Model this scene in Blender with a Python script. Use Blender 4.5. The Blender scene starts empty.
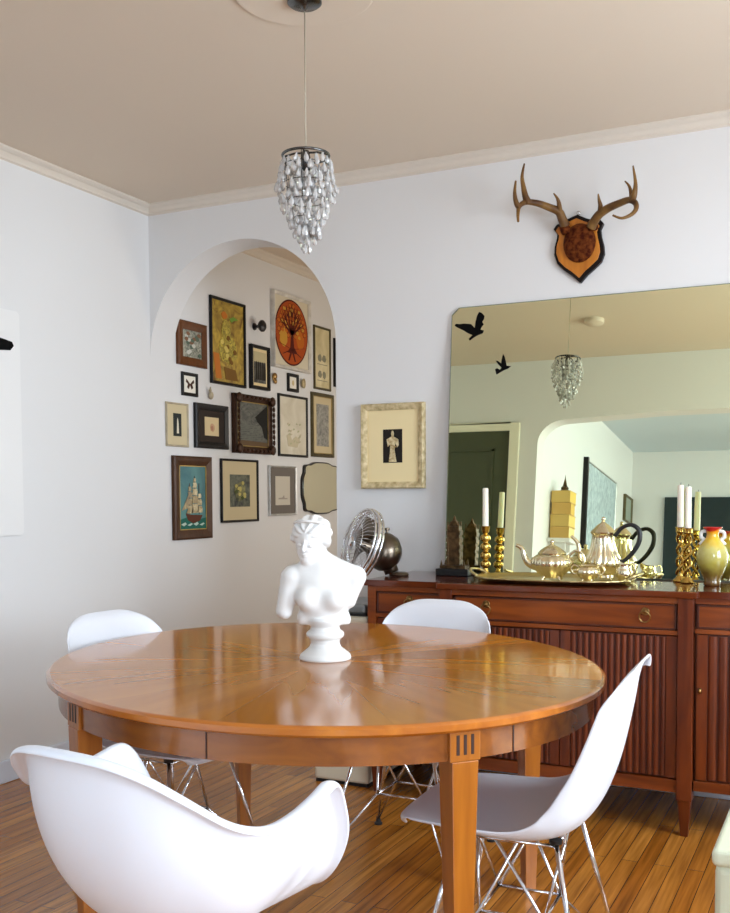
import bpy, bmesh, math, random
import numpy as np
from mathutils import Vector, Matrix
from mathutils.geometry import tessellate_polygon
random.seed(7)
PI = math.pi
S = bpy.context.scene
COL = S.collection

# ------------------------------------------------------------------ camera model (measured)
YAW, PITCH, ROLL, FPX, CY0 = .4528, -.0515, -.0055, 1012.7, 546.5
CAM = Vector((0, 0, 1.2))
_f = Vector((-math.sin(YAW)*math.cos(PITCH), math.cos(YAW)*math.cos(PITCH), math.sin(PITCH)))
_r0 = Vector((math.cos(YAW), math.sin(YAW), 0)); _u0 = _r0.cross(_f)
_r = _r0*math.cos(ROLL) + _u0*math.sin(ROLL); _u = _u0*math.cos(ROLL) - _r0*math.sin(ROLL)
XL, YB, H = -3.204, 4.138, 2.638
MZ, TILT = 1.9978, .0802          # leaning mirror: top height, lean

def at(u, v, ax, val):
    """the point of the room seen at (u, v) on the plane axis=val"""
    d = _f + _r*((u-365)/FPX) - _u*((v-CY0)/FPX)
    return CAM + d*((val-CAM[ax])/d[ax])
def at_plane(u, v, o, n):
    d = _f + _r*((u-365)/FPX) - _u*((v-CY0)/FPX)
    return CAM + d*((Vector(o)-CAM).dot(n)/d.dot(n))

cd = bpy.data.cameras.new('camera'); cam = bpy.data.objects.new('camera', cd); COL.objects.link(cam)
M4 = Matrix.Identity(4)
for i in range(3):
    M4[i][0], M4[i][1], M4[i][2], M4[i][3] = _r[i], _u[i], -_f[i], CAM[i]
cam.matrix_world = M4
cd.sensor_fit = 'HORIZONTAL'; cd.sensor_width = 36; cd.lens = FPX*36/730
cd.shift_y = (CY0-456.5)/730; cd.clip_start = .02
S.camera = cam

# ------------------------------------------------------------------ materials
def nodes(name):
    m = bpy.data.materials.new(name); m.use_nodes = True
    nt = m.node_tree; return m, nt, nt.nodes['Principled BSDF'], nt.links
def mat(name, col, rough=.5, metal=0, coat=0, bump=0, bscale=200, var=0, vscale=6, trans=0, ior=1.45, spec=.5, dark=None):
    m, nt, b, L = nodes(name)
    b.inputs['Base Color'].default_value = (*col, 1); b.inputs['Roughness'].default_value = rough
    b.inputs['Metallic'].default_value = metal; b.inputs['Coat Weight'].default_value = coat
    b.inputs['Coat Roughness'].default_value = .06
    b.inputs['Transmission Weight'].default_value = trans; b.inputs['IOR'].default_value = ior
    b.inputs['Specular IOR Level'].default_value = spec
    tc = nt.nodes.new('ShaderNodeTexCoord')
    if var or dark:
        n = nt.nodes.new('ShaderNodeTexNoise'); n.inputs['Scale'].default_value = vscale; n.inputs['Detail'].default_value = 5
        L.new(tc.outputs['Object'], n.inputs['Vector'])
        r = nt.nodes.new('ShaderNodeValToRGB')
        d = dark if dark else tuple(c*(1-var) for c in col)
        r.color_ramp.elements[0].color = (*d, 1); r.color_ramp.elements[0].position = .35
        r.color_ramp.elements[1].color = (*col, 1); r.color_ramp.elements[1].position = .65
        L.new(n.outputs['Fac'], r.inputs['Fac']); L.new(r.outputs['Color'], b.inputs['Base Color'])
    if bump:
        n = nt.nodes.new('ShaderNodeTexNoise'); n.inputs['Scale'].default_value = bscale; n.inputs['Detail'].default_value = 3
        L.new(tc.outputs['Object'], n.inputs['Vector'])
        bp = nt.nodes.new('ShaderNodeBump'); bp.inputs['Strength'].default_value = bump; bp.inputs['Distance'].default_value = .003
        L.new(n.outputs['Fac'], bp.inputs['Height']); L.new(bp.outputs['Normal'], b.inputs['Normal'])
    return m
def wood(name, c1, c2, axis='Z', rough=.3, coat=.3, scale=1., stretch=14):
    m, nt, b, L = nodes(name)
    tc = nt.nodes.new('ShaderNodeTexCoord'); mp = nt.nodes.new('ShaderNodeMapping')
    s = {'X': (1.2, stretch, stretch), 'Y': (stretch, 1.2, stretch), 'Z': (stretch, stretch, 1.2)}[axis]
    mp.inputs['Scale'].default_value = [k*scale for k in s]
    L.new(tc.outputs['Object'], mp.inputs['Vector'])
    n = nt.nodes.new('ShaderNodeTexNoise'); n.inputs['Scale'].default_value = 2.4; n.inputs['Detail'].default_value = 8
    n.inputs['Distortion'].default_value = .6
    L.new(mp.outputs['Vector'], n.inputs['Vector'])
    r = nt.nodes.new('ShaderNodeValToRGB')
    r.color_ramp.elements[0].color = (*c1, 1); r.color_ramp.elements[0].position = .3
    r.color_ramp.elements[1].color = (*c2, 1); r.color_ramp.elements[1].position = .72
    L.new(n.outputs['Fac'], r.inputs['Fac']); L.new(r.outputs['Color'], b.inputs['Base Color'])
    b.inputs['Roughness'].default_value = rough; b.inputs['Coat Weight'].default_value = coat; b.inputs['Coat Roughness'].default_value = .08
    return m
def ramp_mat(name, cols, scale=8, rough=.5, detail=4, dist=.8, sc3=(1, 1, 1), offs=(0, 0, 0)):
    m, nt, b, L = nodes(name)
    tc = nt.nodes.new('ShaderNodeTexCoord'); mp = nt.nodes.new('ShaderNodeMapping')
    mp.inputs['Scale'].default_value = sc3; mp.inputs['Location'].default_value = offs
    L.new(tc.outputs['Object'], mp.inputs['Vector'])
    n = nt.nodes.new('ShaderNodeTexNoise'); n.inputs['Scale'].default_value = scale; n.inputs['Detail'].default_value = detail
    n.inputs['Distortion'].default_value = dist; L.new(mp.outputs['Vector'], n.inputs['Vector'])
    r = nt.nodes.new('ShaderNodeValToRGB'); e = r.color_ramp.elements
    k = len(cols)
    for i, c in enumerate(cols):
        p = .3+.4*i/(k-1)
        el = e[0] if i == 0 else (e[1] if i == k-1 else e.new(p))
        el.position = p; el.color = (*c, 1)
    L.new(n.outputs['Fac'], r.inputs['Fac']); L.new(r.outputs['Color'], b.inputs['Base Color'])
    b.inputs['Roughness'].default_value = rough
    return m

def table_top_mat():
    m, nt, b, L = nodes('sunburst_veneer')
    tc = nt.nodes.new('ShaderNodeTexCoord'); sp = nt.nodes.new('ShaderNodeSeparateXYZ'); L.new(tc.outputs['Object'], sp.inputs[0])
    def mt(op, a, b_=None, c=None):
        n = nt.nodes.new('ShaderNodeMath'); n.operation = op
        for i, x in enumerate((a, b_, c)):
            if x is None: continue
            if isinstance(x, (int, float)): n.inputs[i].default_value = x
            else: L.new(x, n.inputs[i])
        return n.outputs[0]
    x, y = sp.outputs[0], sp.outputs[1]
    ang = mt('ARCTAN2', y, x); N = 14
    sec = mt('MULTIPLY', ang, N/(2*PI)); fl = mt('FLOOR', sec); fr = mt('SUBTRACT', sec, fl)
    # mid angle of the wedge -> grain runs along it
    mid = mt('MULTIPLY', mt('ADD', fl, .5), 2*PI/N)
    ca, sa = mt('COSINE', mid), mt('SINE', mid)
    al = mt('ADD', mt('MULTIPLY', x, ca), mt('MULTIPLY', y, sa)); ac = mt('SUBTRACT', mt('MULTIPLY', y, ca), mt('MULTIPLY', x, sa))
    cb = nt.nodes.new('ShaderNodeCombineXYZ'); L.new(mt('MULTIPLY', al, 1.1), cb.inputs[0]); L.new(mt('MULTIPLY', ac, 11), cb.inputs[1]); L.new(mt('MULTIPLY', fl, 3.7), cb.inputs[2])
    n = nt.nodes.new('ShaderNodeTexNoise'); n.inputs['Scale'].default_value = 1.6; n.inputs['Detail'].default_value = 2; L.new(cb.outputs[0], n.inputs['Vector'])
    wn = nt.nodes.new('ShaderNodeTexWhiteNoise'); wn.noise_dimensions = '1D'; L.new(fl, wn.inputs['W'])
    v = mt('ADD', mt('MULTIPLY', n.outputs['Fac'], .42), mt('MULTIPLY_ADD', wn.outputs['Value'], .34, .13))
    r = nt.nodes.new('ShaderNodeValToRGB'); e = r.color_ramp.elements
    e[0].position = .15; e[0].color = (.26, .080, .006, 1); e[1].position = .88; e[1].color = (.66, .26, .028, 1)
    L.new(v, r.inputs['Fac'])
    # thin joint between the wedges
    edge = mt('MINIMUM', fr, mt('SUBTRACT', 1, fr)); line = mt('LESS_THAN', edge, .004)
    mx = nt.nodes.new('ShaderNodeMixRGB'); mx.inputs['Color2'].default_value = (.2, .055, .01, 1)
    L.new(mt('MULTIPLY', line, .22), mx.inputs['Fac']); L.new(r.outputs['Color'], mx.inputs['Color1'])
    L.new(mx.outputs[0], b.inputs['Base Color'])
    b.inputs['Roughness'].default_value = .11; b.inputs['Specular IOR Level'].default_value = .5; b.inputs['IOR'].default_value = 1.46
    return m
def floor_mat():
    m, nt, b, L = nodes('strip_floor')
    tc = nt.nodes.new('ShaderNodeTexCoord'); mp = nt.nodes.new('ShaderNodeMapping')
    mp.inputs['Rotation'].default_value = (0, 0, PI/2); L.new(tc.outputs['Object'], mp.inputs['Vector'])
    br = nt.nodes.new('ShaderNodeTexBrick'); br.offset = .37; br.offset_frequency = 2; br.squash = 1
    br.inputs['Scale'].default_value = 1; br.inputs['Brick Width'].default_value = 1.1; br.inputs['Row Height'].default_value = .052
    br.inputs['Mortar Size'].default_value = .0014; br.inputs['Mortar Smooth'].default_value = .3
    br.inputs['Color1'].default_value = (.36, .125, .014, 1); br.inputs['Color2'].default_value = (.58, .25, .042, 1)
    br.inputs['Mortar'].default_value = (.07, .022, .006, 1)
    L.new(mp.outputs['Vector'], br.inputs['Vector'])
    m2 = nt.nodes.new('ShaderNodeMapping'); m2.inputs['Scale'].default_value = (30, 1.3, 1); L.new(tc.outputs['Object'], m2.inputs['Vector'])
    n = nt.nodes.new('ShaderNodeTexNoise'); n.inputs['Scale'].default_value = 2; n.inputs['Detail'].default_value = 6; L.new(m2.outputs['Vector'], n.inputs['Vector'])
    rr = nt.nodes.new('ShaderNodeValToRGB'); rr.color_ramp.elements[0].color = (.55, .5, .45, 1); rr.color_ramp.elements[1].color = (1.25, 1.2, 1.15, 1)
    rr.color_ramp.elements[0].position = .3; rr.color_ramp.elements[1].position = .7
    L.new(n.outputs['Fac'], rr.inputs['Fac'])
    mx = nt.nodes.new('ShaderNodeMixRGB'); mx.blend_type = 'MULTIPLY'; mx.inputs['Fac'].default_value = 1
    L.new(br.outputs['Color'], mx.inputs['Color1']); L.new(rr.outputs['Color'], mx.inputs['Color2']); L.new(mx.outputs[0], b.inputs['Base Color'])
    b.inputs['Roughness'].default_value = .24; b.inputs['Coat Weight'].default_value = .25; b.inputs['Coat Roughness'].default_value = .12
    bp = nt.nodes.new('ShaderNodeBump'); bp.inputs['Strength'].default_value = .25; bp.inputs['Distance'].default_value = .002; bp.invert = True
    L.new(br.outputs['Fac'], bp.inputs['Height']); L.new(bp.outputs['Normal'], b.inputs['Normal'])
    return m

WALL = mat('wall_paint', (.73, .732, .732), .75, bump=.08, bscale=60)
CEIL = mat('ceiling_paint', (.70, .605, .495), .85)
CEIL2 = mat('daylight_tinted_ceiling', (.62, .72, .80), .85)  # blue cast of daylight on this ceiling is mixed into its colour
TRIM = mat('trim_paint', (.68, .62, .54), .5)
BASEB = mat('baseboard_paint', (.66, .71, .80), .5)
CREAMT = mat('cream_casing_paint', (.82, .80, .66), .5)
DGREEN = mat('dark_green_door_paint', (.060, .070, .036), .45)
DTEAL = mat('dark_teal_door_paint', (.010, .022, .026), .45)
FLOOR = floor_mat()
TTOP = table_top_mat()
TEDGE = wood('table_edge_wood', (.36, .095, .008), (.54, .18, .020), 'X', .22, .6, 1, 8)
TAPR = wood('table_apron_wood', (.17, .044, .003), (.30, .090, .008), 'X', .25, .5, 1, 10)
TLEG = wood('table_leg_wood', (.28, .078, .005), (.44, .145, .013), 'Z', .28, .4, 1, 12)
SLOT = mat('dark_slot', (.03, .008, .003), .5)
SBT = wood('sideboard_top_wood', (.07, .011, .003), (.14, .027, .006), 'X', .14, .3, 1, 10)
SBF = wood('sideboard_mahogany', (.11, .018, .0025), (.27, .060, .007), 'X', .3, .2, 1, 10)
SBV = wood('sideboard_mahogany_upright', (.06, .008, .0015), (.18, .033, .0045), 'Z', .3, .2, 1, 12)
SBDK = wood('sideboard_dark_groove', (.045, .008, .003), (.08, .014, .004), 'Z', .4, .2)
PLASTIC = mat('white_moulded_plastic', (.76, .785, .84), .32, spec=.5)
CHROME = mat('chrome', (.78, .78, .80), .12, 1)
RUBBER = mat('black_rubber', (.012, .012, .013), .5)
PLASTER = mat('white_plaster', (.74, .74, .72), .42, bump=.05, bscale=120)
BRASS = mat('polished_brass', (.58, .38, .10), .22, 1)
ABRASS = mat('aged_brass', (.36, .22, .08), .3, 1)
SILVER = mat('gilt_silver', (.84, .76, .52), .18, 1)
TRAYM = mat('tray_metal', (.62, .52, .26), .28, 1, bump=.6, bscale=90)
WAX = mat('ivory_wax', (.88, .83, .72), .45)
WAX.node_tree.nodes['Principled BSDF'].inputs['Subsurface Weight'].default_value = .8
WAX.node_tree.nodes['Principled BSDF'].inputs['Subsurface Radius'].default_value = (.02, .016, .012)
WICK = mat('charred_wick', (.02, .02, .02), .8)
BLACK = mat('black_lacquer', (.010, .010, .011), .35)
FANDARK = mat('dark_fan_metal', (.16, .13, .10), .3, 1)
MIRROR = mat('tinted_mirror_glass', (.85, .89, .63), .0, 1)
MIRROR2 = mat('small_mirror_glass', (.97, .95, .72), .02, 1)
MEDGE = mat('mirror_cut_edge', (.30, .36, .26), .2, .4)
DECAL = mat('black_vinyl', (.002, .002, .002), .7, spec=.1)
CRYSTAL = mat('cut_crystal', (.98, .98, .97), .02, 0, trans=.62, ior=1.6)
CANOPY = mat('dark_nickel', (.12, .12, .12), .25, 1)
CORD = mat('clear_cord', (.42, .37, .28), .4)
SHB = mat('shield_black_edge', (.006, .003, .003), .4, spec=.25)
SHO = wood('shield_honey_wood', (.40, .12, .008), (.58, .21, .018), 'Z', .35, .15)
VELVET = mat('red_brown_velvet', (.15, .038, .008), .85, bump=.5, bscale=160, dark=(.04, .006, .002), vscale=55, spec=.1)
ANTLER = mat('antler_horn', (.22, .115, .030), .5, bump=.5, bscale=70, dark=(.065, .022, .006), vscale=14, spec=.35)
CREAMBOX = mat('cream_enamel', (.80, .74, .58), .4)
GREENBOX = mat('pale_green_cream_plastic', (.66, .70, .52), .4)
BRONZE = mat('dark_bronze', (.17, .10, .045), .38, .85, bump=.9, bscale=55, dark=(.04, .025, .012), vscale=40)
PANELW = mat('white_panel', (.78, .78, .775), .4)

# ------------------------------------------------------------------ mesh builder
class MB:
    def __init__(s): s.v = []; s.f = []; s.m = []
    def add(s, vs, fs, mi=0, T=None):
        o = len(s.v)
        s.v += [tuple(T @ Vector(p)) if T else tuple(p) for p in vs]
        s.f += [tuple(i+o for i in f) for f in fs]; s.m += [mi]*len(fs); return s
    def box(s, a, b, mi=0, T=None):
        x0, y0, z0 = a; x1, y1, z1 = b
        return s.add([(x0,y0,z0),(x1,y0,z0),(x1,y1,z0),(x0,y1,z0),(x0,y0,z1),(x1,y0,z1),(x1,y1,z1),(x0,y1,z1)],
              [(0,3,2,1),(4,5,6,7),(0,1,5,4),(1,2,6,5),(2,3,7,6),(3,0,4,7)], mi, T)
    def frust(s, c0, h0, c1, h1, mi=0):     # tapered square bar
        v = [(c0[0]+sx*h0[0], c0[1]+sy*h0[1], c0[2]) for sx, sy in ((-1,-1),(1,-1),(1,1),(-1,1))]
        v += [(c1[0]+sx*h1[0], c1[1]+sy*h1[1], c1[2]) for sx, sy in ((-1,-1),(1,-1),(1,1),(-1,1))]
        return s.add(v, [(0,3,2,1),(4,5,6,7),(0,1,5,4),(1,2,6,5),(2,3,7,6),(3,0,4,7)], mi)
    def tube(s, pts, rad, n=10, mi=0, cap=True, closed=False):
        pts = [Vector(p) for p in pts]; k = len(pts)
        if not isinstance(rad, (list, tuple)): rad = [rad]*k
        vs = []; fs = []; prev = None
        for i, p in enumerate(pts):
            if closed: t = pts[(i+1) % k]-pts[i-1]
            else: t = pts[min(i+1, k-1)]-pts[max(i-1, 0)]
            t.normalize()
            if prev is None:
                a = Vector((0, 0, 1)) if abs(t.z) < .9 else Vector((1, 0, 0)); nrm = t.cross(a).normalized()
            else: nrm = (prev - t*prev.dot(t)).normalized()
            prev = nrm; bn = t.cross(nrm)
            for j in range(n):
                a = 2*PI*j/n; vs.append(p+(nrm*math.cos(a)+bn*math.sin(a))*rad[i])
        K = k if closed else k-1
        for i in range(K):
            for j in range(n):
                a, b = i*n+j, i*n+(j+1) % n; c, d = ((i+1) % k)*n+(j+1) % n, ((i+1) % k)*n+j
                fs.append((a, b, c, d))
        if cap and not closed: fs += [tuple(range(n-1, -1, -1)), tuple(range((k-1)*n, k*n))]
        return s.add(vs, fs, mi)
    def lathe(s, prof, n=32, mi=0, T=None, flute=0, nf=12, fr=None):
        vs = []; fs = []
        for i, (r, z) in enumerate(prof):
            for j in range(n):
                a = 2*PI*j/n; q = r
                if flute and (fr is None or fr[0] <= z <= fr[1]): q = r*(1+flute*abs(math.cos(a*nf/2))-flute*.5)
                vs.append((q*math.cos(a), q*math.sin(a), z))
        for i in range(len(prof)-1):
            for j in range(n):
                fs.append((i*n+j, i*n+(j+1) % n, (i+1)*n+(j+1) % n, (i+1)*n+j))
        if prof[0][0] > 1e-5: fs.append(tuple(range(n-1, -1, -1)))
        if prof[-1][0] > 1e-5: fs.append(tuple(range((len(prof)-1)*n, len(prof)*n)))
        return s.add(vs, fs, mi, T)
    def prism(s, out, d0, d1, axis='y', mi=0, T=None):
        """2-D outline extruded; axis y: outline in (x,z); axis z: outline in (x,y); axis x: outline in (y,z)"""
        n = len(out)
        def P(p, d): return {'y': (p[0], d, p[1]), 'z': (p[0], p[1], d), 'x': (d, p[0], p[1])}[axis]
        vs = [P(p, d0) for p in out]+[P(p, d1) for p in out]
        tri = tessellate_polygon([[Vector((p[0], p[1], 0)) for p in out]])
        fs = [tuple(t) for t in tri]+[tuple(i+n for i in reversed(t)) for t in tri]
        fs += [(i, (i+1) % n, (i+1) % n+n, i+n) for i in range(n)]
        return s.add(vs, fs, mi, T)
    def poly(s, out, d, mi=0, t=.0006):      # thin raised motif on a picture, facing -y
        return s.prism(out, d-t, d+t, 'y', mi)
    def ell(s, c, r, n=16, mi=0):
        vs = []; fs = []; k = n//2
        for i in range(k+1):
            p = PI*i/k
            for j in range(n):
                a = 2*PI*j/n
                vs.append((c[0]+r[0]*math.sin(p)*math.cos(a), c[1]+r[1]*math.sin(p)*math.sin(a), c[2]+r[2]*math.cos(p)))
        for i in range(k):
            for j in range(n): fs.append((i*n+j, (i+1)*n+j, (i+1)*n+(j+1) % n, i*n+(j+1) % n))
        return s.add(vs, fs, mi)
    def grid(s, rows, mi=0, closed=False):
        n = len(rows[0]); vs = [p for r in rows for p in r]; fs = []
        for i in range(len(rows)-1):
            for j in range(n if closed else n-1): fs.append((i*n+j, i*n+(j+1) % n, (i+1)*n+(j+1) % n, (i+1)*n+j))
        return s.add(vs, fs, mi)
    def build(s, name, mats, parent=None, loc=(0,0,0), rotz=0, smooth=False, bevel=0, solid=0, sub=0, seg=2, weld=True):
        me = bpy.data.meshes.new(name); me.from_pydata(s.v, [], s.f)
        for m in (mats if isinstance(mats, (list, tuple)) else [mats]): me.materials.append(m)
        for p, i in zip(me.polygons, s.m): p.material_index = i
        bm = bmesh.new(); bm.from_mesh(me)
        if weld: bmesh.ops.remove_doubles(bm, verts=bm.verts, dist=1e-5)
        bmesh.ops.recalc_face_normals(bm, faces=bm.faces); bm.to_mesh(me); bm.free()
        if smooth:
            for p in me.polygons: p.use_smooth = True
            if smooth is not True: me.set_sharp_from_angle(angle=math.radians(smooth))
        o = bpy.data.objects.new(name, me); COL.objects.link(o)
        o.location = loc; o.rotation_euler = (0, 0, rotz)
        if parent: o.parent = parent
        if solid:
            d = o.modifiers.new('s', 'SOLIDIFY'); d.thickness = solid; d.offset = 0
        if bevel:
            d = o.modifiers.new('b', 'BEVEL'); d.width = bevel; d.segments = seg; d.limit_method = 'ANGLE'; d.angle_limit = math.radians(40)
        if sub:
            d = o.modifiers.new('u', 'SUBSURF'); d.levels = sub; d.render_levels = sub
        return o
def tag(o, label, cat, group=None, kind=None):
    o['label'] = label; o['category'] = cat
    if group: o['group'] = group
    if kind: o['kind'] = kind
    return o
def thing(name, label, cat, loc=(0,0,0), rotz=0, group=None):
    o = bpy.data.objects.new(name, None); COL.objects.link(o); o.location = loc; o.rotation_euler = (0, 0, rotz)
    o.empty_display_size = .05
    return tag(o, label, cat, group)
def struct(o, label, cat):
    o['kind'] = 'structure'; o['label'] = label; o['category'] = cat; return o
def copy_tree(o, parent=None):
    c = o.copy(); COL.objects.link(c); c.parent = parent
    for ch in list(o.children): copy_tree(ch, c)
    return c
def cr(pts, n=8, closed=False):
    """Catmull-Rom through points"""
    P = [Vector(p) for p in pts]; k = len(P); out = []
    rng = range(k) if closed else range(k-1)
    for i in rng:
        if closed: a, b, c, d = P[i-1], P[i], P[(i+1) % k], P[(i+2) % k]
        else: a, b, c, d = P[max(i-1, 0)], P[i], P[i+1], P[min(i+2, k-1)]
        for j in range(n):
            t = j/n
            out.append(.5*((2*b)+(c-a)*t+(2*a-5*b+4*c-d)*t*t+(3*b-a-3*c+d)*t**3))
    if not closed: out.append(P[-1])
    return out
def circ(cx, cy, r, n=32, a0=0, a1=2*PI, ry=None):
    ry = ry or r; full = abs(a1-a0-2*PI) < 1e-6; N = n if full else n+1
    return [(cx+r*math.cos(a0+(a1-a0)*i/n), cy+ry*math.sin(a0+(a1-a0)*i/n)) for i in range(N)]

# ------------------------------------------------------------------ the room
XR, YO, YO2 = 1.30, 1.15, 1.0        # dining right wall, opening wall (two faces)
LX0, LX1, LY0 = -2.07, 3.0, -2.25    # living room the camera stands in
YN, NX1, NYE = YB+.185, -1.55, 7.0    # nook behind the arch
struct(MB().box((XL-.2, LY0-.2, -.1), (LX1+.2, NYE+.2, 0)).build('floor', FLOOR), 'glossy orange-brown strip wood floor', 'floor')
struct(MB().box((XL-.2, YO2+.01, H), (LX1+.2, NYE+.2, H+.1)).build('ceiling', CEIL), 'beige painted ceiling over the dining table', 'ceiling')
struct(MB().box((LX0-.2, LY0-.2, H), (LX1+.2, YO2+.01, H+.1)).build('ceiling', CEIL2), 'ceiling of the room seen in the mirror, daylight blue put into its colour', 'ceiling')
struct(MB().box((XL-.15, YO2, 0), (XL, NYE+.15, H)).build('wall_left', WALL), 'pale left wall running on through the arch', 'wall')
AX, AR, AS = (XL-2.156)/2, (-2.156-XL)/2, 1.892
arc = circ(AX, AS, AR, 40, 0, PI)
arc = [(AX+AR*math.cos(a), AS+AR*math.sin(a)) for a in [PI*i/48 for i in range(49)]]
out = [(AX+AR, 0)]+arc+[(XL, H), (XR+.15, H), (XR+.15, 0)]
struct(MB().prism(out, YB, YN, 'y').build('wall_back', WALL, smooth=30), 'pale back wall with a round-topped archway', 'wall')
# opening wall (seen only in the mirror): wide opening with rounded upper corners
op = [(-2.065, 0), (-2.065, 2.03)]+[(-1.865-.2*math.cos(a), 2.03+.17*math.sin(a)) for a in [PI/2*i/8 for i in range(1, 9)]]
op += [(-1.2, 2.232), (-.5, 2.238), (.3, 2.21), (.75, 2.2)]+[(.75+.2*math.sin(a), 2.03+.17*math.cos(a)) for a in [PI/2*i/8 for i in range(1, 9)]]+[(.95, 0)]
out = [(XL-.1, 0)]+op+[(LX1, 0), (LX1, H), (XL-.1, H)]
struct(MB().prism(out, YO2, YO, 'y').build('wall_front', WALL, smooth=30), 'wall with the wide opening the camera looks through', 'wall')
def wall_with_hole(name, axis, c0, c1, a0, a1, h0, h1, z0, z1, label):
    m = MB()
    def B(p0, p1, q0, q1):
        if axis == 'x': m.box((c0, p0, q0), (c1, p1, q1))
        else: m.box((p0, c0, q0), (p1, c1, q1))
    B(a0, h0, 0, H); B(h1, a1, 0, H); B(h0, h1, 0, z0); B(h0, h1, z1, H)
    return struct(m.build(name, WALL), label, 'wall')
W1 = (1.65, 3.25, .75, 2.25)      # dining right window  (y0,y1,z0,z1)
W2 = (-1.3, .55, .95, 2.3)       # living right window
W3 = (.9, 2.6, .95, 2.3)        # living back window (x0,x1)
W4 = (5.0, 6.5, .9, 2.1)         # unseen opening added in the nook right wall to light the pictures
wall_with_hole('wall_right', 'x', XR, XR+.15, YO, YB, *W1[:2], *W1[2:], 'right wall of the dining room with a window')
wall_with_hole('wall_right', 'x', LX1, LX1+.15, LY0, YO2, *W2[:2], *W2[2:], 'right wall of the room behind the camera')
wall_with_hole('wall_rear', 'y', LY0-.15, LY0, LX0-.15, LX1, *W3[:2], *W3[2:], 'rear wall of the room seen in the mirror')
struct(MB().box((LX0-.15, LY0-.15, 0), (LX0, YO2, H)).build('wall_left', WALL), 'left wall of the room seen in the mirror', 'wall')
wall_with_hole('wall_right', 'x', NX1, NX1+.15, YN, NYE, *W4[:2], *W4[2:], 'right wall of the nook behind the arch')
struct(MB().box((XL, NYE, 0), (NX1+.15, NYE+.15, H)).build('wall_back', WALL), 'end wall of the nook behind the arch', 'wall')
# windows
def window(n, axis, c, a0, a1, z0, z1, label):
    m = MB(); w = .05
    def B(p0, p1, q0, q1, d=.03):
        if axis == 'x': m.box((c-d, p0, q0), (c+d, p1, q1))
        else: m.box((p0, c-d, q0), (p1, c+d, q1))
    B(a0, a0+w, z0, z1); B(a1-w, a1, z0, z1); B(a0+w, a1-w, z0, z0+w); B(a0+w, a1-w, z1-w, z1)
    B((a0+a1)/2-.02, (a0+a1)/2+.02, z0+w, z1-w, .02); B(a0+w, a1-w, (z0+z1)/2-.02, (z0+z1)/2+.02, .021)
    return struct(m.build('window_%d' % n, TRIM), label, 'window')
window(1, 'x', XR+.08, *W1, 'dining room sash window frame'); window(2, 'x', LX1+.08, *W2, 'sash window frame right of the camera')
window(3, 'y', LY0-.08, *W3, 'sash window frame behind the camera'); window(4, 'x', NX1+.08, *W4, 'unseen window frame added for lighting the nook')
# crown mouldings
def crown(name, p0, p1, nrm, label):
    """profile swept straight from p0 to p1, nrm = direction into the room"""
    prof = [(0, 0), (.052, 0), (.052, -.010), (.044, -.016), (.036, -.022), (.026, -.026), (.018, -.036), (.012, -.046), (.012, -.058), (.004, -.062), (0, -.066)]
    m = MB(); rows = []
    for p in (p0, p1): rows.append([(p[0]+nrm[0]*a*.75, p[1]+nrm[1]*a*.75, H+b*.75) for a, b in prof])
    m.grid(rows, closed=True)
    n = len(prof); m.f += [tuple(range(n)), tuple(range(2*n-1, n-1, -1))]; m.m += [0, 0]
    return struct(m.build(name, TRIM), label, 'moulding')
crown('trim_1', (XL, YO), (XL, YB), (1, 0), 'stepped crown moulding along the left wall')
crown('trim_2', (XL, YB), (XR, YB), (0, -1), 'stepped crown moulding along the back wall')
crown('trim_3', (XL, YN), (XL, NYE), (1, 0), 'crown moulding above the picture wall in the nook')
crown('trim_4', (XL, NYE), (NX1, NYE), (0, -1), 'crown moulding on the end wall of the nook')
def baseb(name, a, b, label):
    return struct(MB().box(a, b).build(name, BASEB, bevel=.006), label, 'baseboard')
baseb('baseboard_left', (XL, YO, 0), (XL+.018, NYE, .095), 'pale baseboard along the left wall')
baseb('baseboard_back', (-2.156, YB-.018, 0), (XR, YB, .095), 'pale baseboard along the back wall')
# doors seen in the mirror
d1 = struct(MB().box((-3.02, YO, 0), (-2.262, YO+.012, 2.128)).build('door_1', DGREEN), 'dark green panelled door seen in the mirror', 'door')
m = MB()
for z0, z1 in ((.25, .95), (1.1, 2.0)):
    for a, b in (((-2.93, YO+.012, z0), (-2.38, YO+.02, z0+.02)), ((-2.93, YO+.012, z1-.02), (-2.38, YO+.02, z1)), ((-2.93, YO+.012, z0), (-2.91, YO+.02, z1)), ((-2.40, YO+.012, z0), (-2.38, YO+.02, z1))): m.box(a, b)
m.build('panel_moulding', DGREEN, d1)
m = MB(); m.box((-3.10, YO, 0), (-3.02, YO+.028, 2.185)).box((-2.262, YO, 0), (-2.195, YO+.028, 2.185)).box((-3.02, YO, 2.128), (-2.262, YO+.028, 2.185))
struct(m.build('trim_5', CREAMT, bevel=.006), 'cream door casing around the green door', 'casing')
d2 = struct(MB().box((-1.735, LY0, 0), (-.15, LY0+.03, 2.17)).box((-.96, LY0+.03, 0), (-.93, LY0+.04, 2.17)).build('door_2', DTEAL), 'dark double door on the far wall of the mirrored room', 'door')
# ceiling medallion
MED = (-1.455, 2.61)
m = MB(); m.lathe([(.0, 0), (.203, 0), (.203, -.003), (.199, -.006), (.194, -.0065), (.188, -.006), (0, -.006)], 72, T=Matrix.Translation((MED[0], MED[1], H)))
tag(m.build('ceiling_medallion', CEIL, smooth=30), 'round plaster medallion on the ceiling around the pendant', 'medallion')
m = MB(); m.lathe([(0, 0), (.062, 0), (.06, -.025), (.045, -.034), (0, -.036)], 32)
tag(m.build('smoke_detector', CEIL, loc=(-1.50, 1.95, H), smooth=30), 'round pale smoke detector on the ceiling seen in the mirror', 'smoke detector')

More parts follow.
